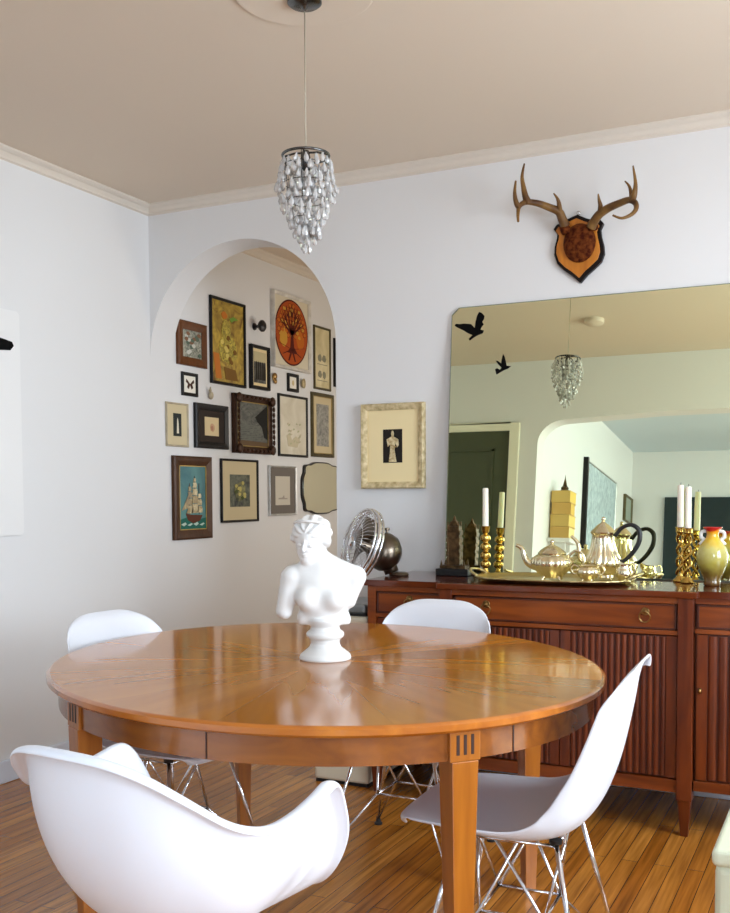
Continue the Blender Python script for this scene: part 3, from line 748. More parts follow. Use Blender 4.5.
# vase
vp = at(712, 582, 1, 3.86)
def vase_mat():
    m, nt, b, L = nodes('vase_glaze')
    tc = nt.nodes.new('ShaderNodeTexCoord'); sp = nt.nodes.new('ShaderNodeSeparateXYZ'); L.new(tc.outputs['Object'], sp.inputs[0])
    n = nt.nodes.new('ShaderNodeTexNoise'); n.inputs['Scale'].default_value = 22; n.inputs['Detail'].default_value = 3; L.new(tc.outputs['Object'], n.inputs['Vector'])
    a = nt.nodes.new('ShaderNodeMath'); a.operation = 'MULTIPLY_ADD'; a.inputs[1].default_value = .07; L.new(n.outputs['Fac'], a.inputs[0]); 
    s = nt.nodes.new('ShaderNodeMath'); s.operation = 'ADD'; L.new(sp.outputs[2], a.inputs[2]); L.new(a.outputs[0], s.inputs[0]); s.inputs[1].default_value = -.035
    mr_ = nt.nodes.new('ShaderNodeMapRange'); mr_.inputs['From Max'].default_value = .22; L.new(s.outputs[0], mr_.inputs['Value'])
    r = nt.nodes.new('ShaderNodeValToRGB'); e = r.color_ramp.elements
    e[0].position = 0; e[0].color = (.10, .035, .015, 1); e[1].position = 1; e[1].color = (.45, .015, .012, 1)
    for p, c in ((.18, (.16, .10, .02)), (.38, (.38, .32, .06)), (.62, (.55, .50, .16)), (.78, (.72, .46, .03)), (.88, (.75, .30, .01)), (.93, (.5, .02, .012))):
        q = e.new(p); q.color = (*c, 1)
    L.new(mr_.outputs[0], r.inputs['Fac']); L.new(r.outputs['Color'], b.inputs['Base Color'])
    b.inputs['Roughness'].default_value = .15; b.inputs['Coat Weight'].default_value = .5
    return m
va = thing('vase', 'yellow-green glazed vase with red neck and white side handles', 'vase', (vp.x, 3.86, ZS))
m = MB(); m.lathe([(0, 0), (.026, 0), (.030, .004), (.030, .016), (.028, .022), (.038, .045), (.052, .080), (.056, .110), (.050, .138), (.034, .160), (.023, .174), (.020, .188), (.024, .202), (.034, .212), (.034, .214), (.020, .204), (.015, .19), (0, .18)], 48)
m.build('body', vase_mat(), va, smooth=50)
for sx in (-1, 1):
    h = MB(); h.tube(cr([(sx*.022, 0, .200), (sx*.038, 0, .196), (sx*.040, 0, .178), (sx*.030, 0, .168), (sx*.044, 0, .150)], 5), .0065, 10); h.build('handle', PLASTER, va, smooth=True)

# ------------------------------------------------------------------ bust on the table (sculpted as a distance field)
import openvdb
def bust():
    vx = .0018
    xs = np.arange(-.16, .15, vx); ys = np.arange(-.10, .11, vx); zs = np.arange(-.012, .445, vx)
    X, Y, Z = np.meshgrid(xs, ys, zs, indexing='ij')
    X = X.astype(np.float32); Y = Y.astype(np.float32); Z = Z.astype(np.float32)
    def R3(cx, cy, cz, yaw=0, roll=0, pit=0):
        x, y, z = X-cx, Y-cy, Z-cz
        c, s = math.cos(yaw), math.sin(yaw); x, y = c*x+s*y, -s*x+c*y
        c, s = math.cos(roll), math.sin(roll); x, z = c*x+s*z, -s*x+c*z
        c, s = math.cos(pit), math.sin(pit); y, z = c*y+s*z, -s*y+c*z
        return x, y, z
    def el(c, r, **k):
        x, y, z = R3(*c, **k); q = np.sqrt((x/r[0])**2+(y/r[1])**2+(z/r[2])**2)
        return (q-1)*min(r)
    def cap(a, b, ra, rb):
        a = np.array(a); b = np.array(b); d = b-a; L2 = d@d
        t = np.clip(((X-a[0])*d[0]+(Y-a[1])*d[1]+(Z-a[2])*d[2])/L2, 0, 1)
        return np.sqrt((X-a[0]-t*d[0])**2+(Y-a[1]-t*d[1])**2+(Z-a[2]-t*d[2])**2)-(ra+(rb-ra)*t)
    def su(a, b, k): h = np.clip(.5+.5*(b-a)/k, 0, 1); return b*(1-h)+a*h-k*h*(1-h)
    def ss(a, b, k): return -su(-a, b, k)
    # torso
    d = el((-.008, .006, .205), (.078, .050, .062))
    d = su(d, el((-.008, .004, .150), (.062, .046, .060)), .03)
    d = su(d, cap((-.086, .006, .234), (-.004, .010, .258), .029, .031), .03)      # shoulders
    d = su(d, cap((.086, .008, .236), (-.004, .010, .262), .024, .030), .03)
    d = su(d, cap((-.094, .002, .228), (-.114, -.002, .136), .029, .0235), .014)    # longer arm stump
    d = su(d, cap((.088, .008, .226), (.070, .010, .160), .024, .016), .022)
    d = su(d, el((-.050, -.032, .172), (.028, .025, .028)), .018)                     # breasts
    d = su(d, el((.028, -.032, .170), (.029, .026, .029)), .018)
    d = su(d, cap((-.060, -.010, .262), (.055, -.010, .262), .007, .007), .02)        # collar bones
    # neck and head, turned to the viewer's left and bowed a little
    d = su(d, cap((-.012, .010, .262), (-.026, .004, .312), .0285, .0255), .018)
    hc = (-.039, 0, .332); yw = -.30; rl = -.08; pt = .12
    def H(dx, dy, dz):
        v = Matrix.Rotation(yw, 3, 'Z') @ (Matrix.Rotation(-rl, 3, 'Y') @ (Matrix.Rotation(pt, 3, 'X') @ Vector((dx, dy, dz)))); return (hc[0]+v.x, hc[1]+v.y, hc[2]+v.z)
    h = el(H(0, .006, .012), (.045, .051, .048), yaw=yw)
    h = su(h, el(H(0, -.014, -.022), (.032, .034, .040), yaw=yw), .018)
    h = su(h, el(H(0, -.034, -.050), (.013, .012, .011), yaw=yw), .012)               # chin
    h = ss(h, el(H(-.015, -.052, -.006), (.010, .008, .0065), yaw=yw), .006)           # eye hollows
    h = ss(h, el(H(.015, -.052, -.006), (.010, .008, .0065), yaw=yw), .006)
    h = su(h, el(H(-.015, -.0435, -.0075), (.0075, .005, .004), yaw=yw), .002)
    h = su(h, el(H(.015, -.0435, -.0075), (.0075, .005, .004), yaw=yw), .002)
    h = su(h, cap(H(0, -.047, .004), H(0, -.056, -.018), .0034, .0062), .005)          # nose
    h = su(h, el(H(0, -.046, -.031), (.0095, .0055, .0028), yaw=yw), .002)            # lips
    h = su(h, el(H(0, -.045, -.0365), (.008, .0055, .003), yaw=yw), .002)
    # hair: waves parted in the middle, band and bun
    hair = el(H(0, .012, .022), (.055, .056, .048), yaw=yw)
    hair = ss(hair, el(H(0, -.052, -.012), (.032, .034, .046), yaw=yw), .006)
    x, y, z = R3(*H(0, 0, 0), yaw=yw)
    hair = hair+.0022*np.sin(np.arctan2(z-.01, np.abs(x)+.012)*14+np.abs(y)*90)
    hair = su(hair, cap(H(-.046, .0, .004), H(-.030, .045, -.012), .014, .014), .01)
    hair = su(hair, cap(H(.046, .0, .004), H(.030, .045, -.012), .014, .014), .01)
    hair = su(hair, el(H(0, .058, -.004), (.024, .022, .022), yaw=yw), .01)
    bx, by, bz = R3(*H(0, .004, .044), yaw=yw, pit=-.25)
    band = np.sqrt((np.sqrt(bx**2+by**2)-.046)**2+(bz*1.1)**2)-.0045
    hair = su(hair, band, .004)
    h = su(h, hair, .004)
    d = su(d, h, .010)
    # drapery fold at the bottom of the torso, cut flat underneath
    d = su(d, cap((-.058, .0, .112), (.050, .004, .110), .020, .022), .02)
    d = np.maximum(d, .100-Z-.02*np.clip(1-np.abs(X+.008)/.07, 0, 1) if False else .098-Z)
    # socle (turned)
    r = np.sqrt((X)**2+Y**2)
    prof = [(-.02, .066), (0, .071), (.006, .0725), (.014, .070), (.024, .058), (.034, .045), (.046, .040), (.056, .042), (.064, .052), (.072, .0535), (.078, .050), (.083, .042), (.092, .040), (.100, .046), (.110, .050), (.125, .04)]
    pr = np.interp(Z, [p[0] for p in prof], [p[1] for p in prof]).astype(np.float32)
    soc = (r-pr)*.75; soc = np.maximum(soc, Z-.118); soc = np.maximum(soc, -Z)
    d = su(d, soc, .005)
    g = openvdb.FloatGrid(background=.02); g.copyFromArray(np.clip(d, -.02, .02).astype(np.float32)) 
    g.transform = openvdb.createLinearTransform(voxelSize=vx)
    pts, tris, quads = g.convertToPolygons(isovalue=0.0, adaptivity=0.0)
    pts = np.asarray(pts)+np.array([xs[0], ys[0], zs[0]])
    me = bpy.data.meshes.new('plaster_bust')
    me.from_pydata(pts.tolist(), [], [tuple(int(i) for i in reversed(q)) for q in quads]+[tuple(int(i) for i in reversed(q)) for q in tris])
    me.materials.append(PLASTER)
    for p in me.polygons: p.use_smooth = True
    o = bpy.data.objects.new('plaster_bust', me); COL.objects.link(o)
    dm = o.modifiers.new('s', 'SMOOTH'); dm.factor = .5; dm.iterations = 2
    return o
BP = at(325, 661, 2, .74)
b = bust(); b.location = (BP.x-.016, BP.y+.032, .7402); b.rotation_euler = (0, 0, YAW)
tag(b, 'white plaster classical bust of a woman on a turned socle on the table', 'bust')

# ------------------------------------------------------------------ pictures
FM = {k: mat('frame_'+k, c, r, me, bump=.3, bscale=80, var=.25, vscale=20, spec=.3) for k, c, r, me in (
    ('brown', (.13, .042, .010), .4, 0), ('black', (.008, .007, .007), .35, 0), ('beige', (.50, .43, .30), .5, 0), ('ornate', (.055, .022, .010), .4, .3),
    ('olive', (.12, .10, .05), .4, .5), ('shipbrown', (.072, .028, .010), .35, .1), ('silver', (.62, .62, .60), .3, .6), ('cream', (.78, .76, .70), .5, 0), ('gold', (.60, .50, .30), .45, .4), ('goldline', (.45, .32, .10), .35, .8))}
MT = {k: mat('mat_'+k, c, .8, spec=.2) for k, c in (('cream', (.80, .66, .38)), ('white', (.82, .79, .70)), ('beige', (.60, .51, .32)), ('grey', (.17, .15, .13)), ('dark', (.035, .025, .02)), ('black', (.01, .01, .01)))}
def wall_frame(name, label, cat, c, rotz, w, h, fw, dp, fmat, fins=None, matb=0, matm=None, pic=None, paint=None, group=None, motif=()):
    """c = centre on the wall; frame members, mat board, picture; faces local -y"""
    t = thing(name, label, cat, c, rotz, group)
    m = MB(); a, b = w/2, h/2
    prof = [(0, 0), (0, -dp*.75), (fw*.18, -dp), (fw*.5, -dp*.92), (fw*.85, -dp*.72), (fw, -dp*.62), (fw, 0)]
    rows = []
    for sx, sz in ((-1, -1), (1, -1), (1, 1), (-1, 1)):
        rows.append([(sx*(a-i), d, sz*(b-i)) for i, d in prof])
    rows.append(rows[0]); m.grid(rows)
    m.build('frame', fmat, t)
    iw, ih = a-fw, b-fw; y = -dp*.45
    if fins:
        q = MB(); k = .005
        for (x0, z0, x1, z1) in ((-iw, -ih, iw, -ih+k), (-iw, ih-k, iw, ih), (-iw, -ih, -iw+k, ih), (iw-k, -ih, iw, ih)): q.box((x0, y-.004, z0), (x1, y, z1))
        q.build('inner_fillet', fins, t)
    if matm:
        q = MB(); q.box((-iw, y, -ih), (iw, y+.003, ih)); q.build('mat_board', matm, t)
    mb = matb if isinstance(matb, tuple) else (matb, matb)
    pw, ph = iw-mb[0], ih-mb[1]; py = y-.0012 if matm else y
    p = MB(); p.box((-pw, py, -ph), (pw, py+.003, ph))
    mats = [pic]
    if paint: mats += list(motif); paint(p, pw, ph, py-.0012)
    p.build('picture', mats, t)
    return t
YG = XL+.0005
def gal(name, label, u0, u1, v0, v1, *a, **k):
    dp = a[1]
    dp = dp*.6; a = (a[0], dp)+a[2:]
    A = at(u0+1.5, v0, 0, XL+dp*.5); B = at(u0+1.5, v1, 0, XL+dp*.5); C = at(u1, (v0+v1)/2, 0, XL+dp*.9)
    w = C.y-A.y; h = A.z-B.z
    return wall_frame(name, label, k.pop('cat', 'picture'), (YG, (A.y+C.y)/2, (A.z+B.z)/2), PI/2, w, h, *a, group='framed pictures on the arch wall', **k)
def blob(p, c, r, y, mi, seed=0, n=14, jag=.25, t=.0006):
    rd = random.Random(seed); p.poly([(c[0]+r[0]*(1-jag+2*jag*rd.random()*.6)*math.cos(2*PI*i/n), c[1]+r[1]*(1-jag+2*jag*rd.random()*.6)*math.sin(2*PI*i/n)) for i in range(n)], y, mi, t)
C = lambda n, c: mat(n, c, .6, spec=.2)
INK = C('ink_dark', (.03, .025, .02)); PALE = C('paint_pale', (.75, .70, .55)); YEL = ramp_mat('paint_yellow', [(.12, .09, .01), (.50, .38, .02), (.70, .56, .07)], 26, dist=2.5); ORG = C('paint_orange', (.55, .18, .03)); GRN = C('paint_green', (.18, .33, .05))
# a: small embroidered still life
def pa(p, w, h, y):
    for i in range(16):
        rd = random.Random(i); blob(p, (rd.uniform(-.8, .8)*w, rd.uniform(-.8, .8)*h), (w*.22, h*.16), y-.0002*i, 1+i % 3, i)
gal('framed_picture', 'small picture of grey-green leaves in a wide brown wooden frame', 175.5, 207.5, 318.5, 363.5, .045, .035, FM['brown'], pic=ramp_mat('leaf_ground', [(.05, .07, .05), (.20, .22, .17), (.48, .47, .38)], 34, dist=2), paint=pa,
    motif=(C('leaf_grey', (.10, .14, .10)), C('leaf_pale', (.55, .55, .48)), C('leaf_brown', (.22, .11, .06))))
def pb(p, w, h, y):
    blob(p, (0, -.18*h), (.62*w, .42*h), y, 1, 3); blob(p, (-.15*w, .25*h), (.32*w, .34*h), y-.0004, 1, 5); blob(p, (-.25*w, .66*h), (.20*w, .10*h), y-.0008, 2, 6)
    p.poly([(.05*w, .60*h), (.35*w, .68*h), (.65*w, .62*h), (.35*w, .58*h), (.2*w, .52*h)], y-.0008, 3)
    p.poly([(-.3*w, -.62*h), (.45*w, -.66*h), (.6*w, -.93*h), (-.2*w, -.93*h)], y-.0003, 4)
    for i in range(9):
        rd = random.Random(40+i); blob(p, (rd.uniform(-.45, .5)*w, rd.uniform(-.5, .2)*h), (.12*w, .07*h), y-.0012-.0002*i, 5 if i % 2 else 4, i)
    p.poly([(-.95*w, -.30*h), (-.60*w, -.32*h), (-.45*w, -.93*h), (-.8*w, -.93*h)], y-.0003, 2)
gal('framed_picture', 'tall golden poster of a yellow robed figure in thin black frame', 208.5, 246.0, 294.5, 382.5, .016, .03, FM['black'], pic=ramp_mat('poster_gold', [(.16, .08, .008), (.46, .27, .02), (.60, .42, .05)], 11, dist=2), paint=pb,
    motif=(YEL, ORG, GRN, C('poster_brown', (.20, .10, .02)), C('poster_light', (.72, .60, .16))))
def pc(p, w, h, y):
    for s in (-1, 1):
        p.poly([(0, .05*h), (s*.80*w, .85*h), (s*.92*w, .35*h), (s*.45*w, .02*h), (s*.68*w, -.55*h), (s*.30*w, -.80*h), (0, -.12*h)], y, 1)
gal('framed_picture', 'dark butterfly specimen on white in a small black frame', 180.2, 198.3, 371.3, 395.0, .018, .022, FM['black'], matb=.012, matm=MT['white'], pic=MT['white'], paint=pc, motif=(C('butterfly_brown', (.06, .022, .012)),))
def pe(p, w, h, y):
    p.poly([(-.22*w, -.75*h), (.30*w, -.75*h), (.22*w, .1*h), (.12*w, .45*h), (.02*w, .62*h), (-.10*w, .4*h), (-.15*w, 0)], y, 1)
gal('framed_picture', 'small dark print of a white figure in pale beige frame, leftmost of the wall', 164.3, 188.8, 401.3, 446.0, .010, .02, FM['beige'], matb=(.05, .045), matm=MT['beige'], pic=C('print_dark', (.025, .03, .027)), paint=pe, motif=(PALE,))
def pf(p, w, h, y):
    blob(p, (.05*w, -.1*h), (.4*w, .5*h), y, 1, 8); blob(p, (0, -.15*h), (.2*w, .3*h), y-.0004, 2, 9)
gal('framed_picture', 'pale sketch with wide dark mat in a heavy black frame', 193.2, 229.0, 402.3, 447.5, .035, .035, FM['black'], matb=(.055, .035), matm=MT['dark'], pic=C('sketch_tan', (.68, .55, .32)), paint=pf, motif=(C('sketch_rose', (.55, .34, .2)), C('sketch_rust', (.42, .2, .12))))
def pg(p, w, h, y):
    p.poly([(.15*w, .35*h), (.5*w, .6*h), (w, .95*h), (w, -.65*h), (.75*w, -.55*h), (.6*w, -.1*h), (.3*w, .15*h)], y, 1)
    for i in range(9): p.poly([(-w+.02, (-.05-.08*i)*h), (.55*w, (-.02-.08*i)*h), (.5*w, (-.05-.08*i)*h), (-w+.02, (-.08-.08*i)*h)], y-.0004, 2)
    p.poly([(-w, -.98*h), (w, -.98*h), (w, -.78*h), (-w, -.72*h)], y-.0008, 3)
g = gal('framed_picture', 'dark moody seascape in ornate carved brown frame', 231.5, 272.8, 392.5, 452.5, .040, .045, FM['ornate'], fins=FM['goldline'], pic=ramp_mat('seascape', [(.03, .035, .03), (.085, .09, .075), (.17, .17, .14)], 12, dist=2, sc3=(1, 1, 2.2)), paint=pg,
    motif=(C('cliff_dark', (.014, .013, .011)), C('sea_grey', (.17, .18, .15)), C('sand_brown', (.13, .08, .04))))
fr = g.children[0]; bb = [v.co for v in fr.data.vertices]; gw = max(v.x for v in bb); gh = max(v.z for v in bb)
m = MB()
for sx, sz in ((-1, -1), (1, -1), (1, 1), (-1, 1)): m.ell((sx*(gw-.025), -.040, sz*(gh-.025)), (.030, .012, .030), 10)
for k in range(7):
    q = -1+2*k/6
    for s in (-1, 1): m.ell((q*(gw-.07), -.042, s*(gh-.016)), (.018, .008, .010), 8); m.ell((s*(gw-.016), -.042, q*(gh-.07)), (.010, .008, .018), 8)
m.build('carving', FM['ornate'], g, smooth=True)
def ph(p, w, h, y):
    for i in range(22):
        rd = random.Random(100+i); x = rd.uniform(-.5, .5)*w; z = rd.uniform(-.75, .15)*h
        p.poly([(x, z), (x+.02, z+.004), (x+.022, z+.02*rd.random()), (x+.004, z+.012)], y, 1 if i % 2 else 2)
    p.poly([(-.5*w, -.35*h), (-.3*w, -.25*h), (-.1*w, -.5*h), (.2*w, -.35*h), (.5*w, -.45*h), (.3*w, -.75*h), (-.4*w, -.72*h)], y+.0004, 1)
gal('framed_picture', 'faint pale botanical drawing in a thin black frame', 276.8, 308.0, 393.0, 456.0, .015, .028, FM['black'], pic=ramp_mat('aged_paper', [(.58, .53, .40), (.68, .63, .50), (.74, .70, .58)], 8), paint=ph, motif=(C('faint_pencil', (.58, .52, .36)), C('faint_green', (.48, .48, .30))))
gal('framed_picture', 'grey etched print in a dull olive-gilt frame right of the botanical drawing', 309.8, 334.2, 391.5, 456.5, .022, .03, FM['olive'], fins=FM['goldline'], matb=(.045, .05), matm=MT['beige'], pic=ramp_mat('etching', [(.16, .16, .15), (.30, .30, .27), (.42, .41, .36)], 40))
def pj(p, w, h, y):
    p.poly([(-w, -h), (w, -h), (w, -.62*h), (.3*w, -.70*h), (-.4*w, -.60*h), (-w, -.68*h)], y, 1)
    p.poly([(-.55*w, -.48*h), (-.2*w, -.52*h), (.7*w, -.55*h), (.5*w, -.72*h), (.0, -.80*h), (-.4*w, -.70*h)], y-.0006, 2)
    for mx, z0 in ((-.25, -.5), (.12, -.5), (.45, -.52)): p.poly([((mx-.015)*w, z0*h), ((mx+.015)*w, z0*h), ((mx+.015)*w, .68*h if mx == .12 else .45*h), ((mx-.015)*w, .68*h if mx == .12 else .45*h)], y-.0009, 2)
    for (x, z, sw, sh) in ((-.25, -.36, .26, .12), (-.25, -.12, .22, .10), (-.25, .10, .17, .09), (-.25, .28, .12, .07), (.12, -.33, .30, .14), (.12, -.05, .26, .12), (.12, .19, .21, .10), (.12, .40, .16, .08), (.12, .56, .10, .05), (.48, -.36, .22, .10), (.48, -.14, .18, .09), (.48, .06, .13, .07)):
        p.poly([((x-sw)*w, (z-sh)*h), ((x+sw*.8)*w, (z-sh*1.1)*h), ((x+sw)*w, z*h), ((x+sw*.7)*w, (z+sh)*h), ((x-sw*.8)*w, (z+sh*.9)*h), ((x-sw*.6)*w, z*h)], y-.0014, 3 if (x+z) % .2 > .08 else 4)
    p.poly([(-.85*w, -.40*h), (-.30*w, -.30*h), (-.32*w, .12*h)], y-.0012, 4)
    for k in range(4): p.poly([((-.9+.45*k)*w, (-.82-.03*(k % 2))*h), ((-.6+.45*k)*w, (-.76-.03*(k % 2))*h), ((-.5+.45*k)*w, (-.82)*h), ((-.7+.45*k)*w, (-.88)*h)], y-.0008, 5)
gal('framed_picture', 'painting of a sailing ship on teal sea in tall dark brown frame', 171.3, 212.8, 455.3, 540.5, .050, .04, FM['shipbrown'], fins=FM['goldline'], pic=ramp_mat('teal_sky', [(.015, .10, .13), (.03, .19, .24), (.10, .28, .26)], 5), paint=pj,
    motif=(C('sea_green', (.015, .12, .09)), C('hull_brown', (.10, .03, .015)), ramp_mat('sail_cream', [(.30, .22, .10), (.60, .47, .25), (.74, .64, .40)], 30), ramp_mat('sail_shade', [(.18, .13, .08), (.42, .31, .15), (.5, .4, .2)], 30), C('foam', (.45, .58, .50))))
def pk(p, w, h, y):
    blob(p, (0, -.05*h), (.62*w, .68*h), y, 1, 21)
    for i in range(12):
        rd = random.Random(60+i); blob(p, (rd.uniform(-.5, .5)*w, rd.uniform(-.55, .55)*h), (.16*w, .13*h), y-.0002*(i+1), 2 if i % 3 else 3, i)
gal('framed_picture', 'dark yellow-green floral print with wide cream mat in black frame', 219.3, 258.8, 458.3, 523.0, .013, .028, FM['black'], matb=(.075, .075), matm=MT['beige'], pic=ramp_mat('print_night', [(.02, .025, .02), (.06, .075, .05), (.16, .17, .11)], 30), paint=pk,
    motif=(ramp_mat('foliage', [(.03, .04, .015), (.12, .13, .04), (.30, .28, .10)], 40), C('bloom_yellow', (.50, .44, .14)), C('bloom_dark', (.07, .09, .03))))
def pl(p, w, h, y):
    p.poly([(-.6*w, -.6*h), (.6*w, -.6*h), (.6*w, -.52*h), (.2*w, -.50*h), (.15*w, -.3*h), (-.1*w, -.48*h), (-.6*w, -.5*h)], y, 1)
gal('framed_picture', 'small pale etching with dark grey mat in silver frame', 267.3, 296.8, 465.3, 516.0, .012, .03, FM['silver'], matb=(.062, .052), matm=MT['grey'], pic=C('etching_paper', (.58, .54, .45)), paint=pl, motif=(C('etching_line', (.36, .32, .27)),))
def pn(p, w, h, y):
    p.poly([(-w, .35*h), (w, .35*h), (w, h), (-w, h)], y, 1)
    for x in (-.6, -.25, .1, .45, .75): p.poly([((x-.13)*w, -.8*h), ((x+.13)*w, -.8*h), ((x+.1)*w, .25*h), (x*w, .42*h), ((x-.1)*w, .25*h)], y-.0005, 2)
gal('framed_picture', 'old dark photograph of standing people in black frame beneath the wall hook', 249.0, 270.3, 343.5, 388.0, .020, .045, FM['black'], matb=(.014, .018), matm=MT['cream'], pic=ramp_mat('photo_grey', [(.02, .02, .02), (.09, .09, .08), (.2, .19, .15)], 25), paint=pn, motif=(C('photo_sky', (.55, .48, .28)), INK))
# tree panel
def pp(p, w, h, y):
    R_ = min(w, h)*.98
    p.poly(circ(0, 0, R_*1.0, 48), y, 1); p.poly(circ(0, 0, R_*.95, 48), y-.0008, 4)
    k = 0
    for i in range(9):
        for j in range(9):
            x, z = (-.9+.225*i+(.11 if j % 2 else 0))*R_, (-.1+.13*j)*R_
            if x*x+z*z < (.86*R_)**2:
                k += 1; blob(p, (x, z), (.115*R_, .080*R_), y-.0012, 1, k, 9); blob(p, (x, z), (.097*R_, .066*R_), y-.0017, 2 if k % 3 else 3, k, 9)
    for sx in (-1, 1): blob(p, (sx*.50*R_, -.18*R_), (.26*R_, .30*R_), y-.0016, 2 if sx > 0 else 3, 5+sx, 14)
    p.poly([(-.10*R_, -.45*R_), (-.30*R_, -.62*R_), (.35*R_, -.62*R_), (.12*R_, -.42*R_), (.05*R_, .05*R_), (-.05*R_, .05*R_)], y-.0022, 1)
    for a, l in ((.35, .75), (.75, .8), (1.15, .82), (1.57, .85), (2.0, .82), (2.4, .8), (2.8, .75)):
        ex, ez = R_*l*math.cos(a), R_*(l*math.sin(a))*.9+.02; d = Vector((-math.sin(a), math.cos(a)))*.022*R_*1.2
        p.poly([(-d.x*2, -.05*R_-d.y*2), (d.x*2, -.05*R_+d.y*2), (ex+d.x*.4, ez+d.y*.4), (ex-d.x*.4, ez-d.y*.4)], y-.0024, 1)
        for s in (-1, 1):
            b_ = a+s*.45; mx_, mz_ = ex*.55, ez*.55; q = R_*l*.42
            p.poly([(mx_-.01, mz_), (mx_+.01, mz_), (mx_+q*math.cos(b_), mz_+q*math.sin(b_))], y-.0026, 1)
    for a in (-.45, -.9, -1.35, -1.8, -2.25, -2.7):
        ex, ez = R_*.88*math.cos(a), R_*.88*math.sin(a); p.poly([(-.05*R_, -.5*R_), (.05*R_, -.5*R_), (ex+.008, ez), (ex-.008, ez)], y-.0024, 1)
gal('framed_picture', 'round red and orange tree design in a square cream frame', 270.8, 311.0, 289.0, 366.0, .020, .05, FM['cream'], pic=C('linen_ground', (.66, .60, .46)), paint=pp,
    motif=(C('dark_red', (.085, .010, .004)), C('tile_orange', (.50, .13, .012)), C('tile_gold', (.55, .28, .035)), C('tile_red', (.40, .07, .010))))
def pq(p, w, h, y):
    for z in (.0, -.55):
        for x in (-.35, .25): blob(p, (x*w, z*h), (.28*w, .14*h), y, 1, int(abs(z*10)+x*10))
        p.poly([(-.7*w, (z-.22)*h), (.7*w, (z-.22)*h), (.7*w, (z-.20)*h), (-.7*w, (z-.20)*h)], y, 1)
gal('framed_picture', 'tall narrow cream print with small dark drawings in thin olive frame', 312.3, 331.0, 324.5, 388.5, .014, .025, FM['olive'], pic=ramp_mat('warm_paper', [(.52, .44, .22), (.72, .63, .36), (.78, .70, .45)], 7), paint=pq, motif=(C('drawing_grey', (.26, .25, .18)),))
gal('framed_picture', 'dark frame mostly hidden behind the arch edge, beyond the narrow print', 332.6, 342, 338, 386.5, .02, .03, FM['black'], pic=C('hidden_print', (.3, .25, .15)))
gal('framed_picture', 'tiny black frame with a white card under the round tree design', 286.3, 299.0, 372.8, 391.0, .020, .03, FM['black'], pic=MT['white'], paint=lambda p, w, h, y: blob(p, (0, 0), (.35*w, .5*h), y, 1, 4), motif=(C('tiny_gold', (.62, .50, .25)),))
# small ornaments
def ornament(name, label, cat, u, v, r, col, fn):
    p = at(u, v, 0, XL+.02); m = MB(); fn(m, r); tag(m.build(name, col, loc=(XL+.014, p.y, p.z), rotz=PI/2, smooth=True), label, cat)
ornament('wall_ornament', 'small cream seated bird ornament above the heavy black frame', 'ornament', 211.5, 393, .02, FM['beige'],
         lambda m, r: (m.ell((.005, 0, -.012), (.018, .012, .022), 14), m.ell((-.006, -.003, .012), (.009, .008, .010), 10), m.tube([(-.004, -.002, .018), (-.003, -.002, .034)], [.005, .003], 8)))
ornament('wall_ornament', 'small gilt ornament between the old photograph and tiny frame', 'ornament', 276, 378, .02, ABRASS,
         lambda m, r: (m.ell((0, 0, .012), (.022, .010, .020), 14), m.ell((.004, 0, -.018), (.016, .009, .018), 12), m.tube(cr([(-.02, 0, .02), (-.034, -.004, 0), (-.018, -.004, -.02)], 4), .005, 8)))
ornament('wall_ornament', 'small pale oval ornament right of the tiny black frame', 'ornament', 304, 383.5, .02, FM['gold'],
         lambda m, r: (m.ell((0, 0, 0), (.020, .008, .030), 14), m.tube([(.018*math.cos(a), -.006, .028*math.sin(a)) for a in [2*PI*i/20 for i in range(20)]], .003, 6, closed=True)))
p = at(261.5, 326, 0, XL+.05)
t = thing('wall_hook', 'black round knob hook between the golden poster and tree design', 'hook', (XL, p.y, p.z), PI/2)
m = MB(); m.lathe([(0, 0), (.022, 0), (.020, .006), (.009, .010), (.008, .034), (.026, .040), (.034, .050), (.034, .060), (.024, .070), (0, .074)], 24, T=Matrix.Rotation(PI/2, 4, 'X')); m.build('knob', BLACK, t, smooth=40)
# scalloped wall mirror in the nook
A = at(302, 462, 0, XL+.015); B = at(302, 514, 0, XL+.015); w = .50; h = A.z-B.z
sm = thing('scalloped_mirror', 'small scalloped mirror with dark rim beside the arch edge', 'mirror', (YG, A.y+w/2+.01, (A.z+B.z)/2), PI/2)
def scal(a, b, k=1):
    o = []
    for i in range(96):
        t_ = 2*PI*i/96; c, s = math.cos(t_), math.sin(t_); e = 4.2
        x, z = a*math.copysign(abs(c)**(2/e), c), b*math.copysign(abs(s)**(2/e), s)
        f = 1+.035*math.cos(t_*8)*k; o.append((x*f, z*f))
    return o
m = MB(); m.prism(scal(w/2, h/2), -.014, 0, 'y'); m.build('backing', BLACK, sm)
m = MB(); m.prism(scal(w/2-.012, h/2-.008), -.019, -.014, 'y'); m.build('mirror_pane', MIRROR2, sm)
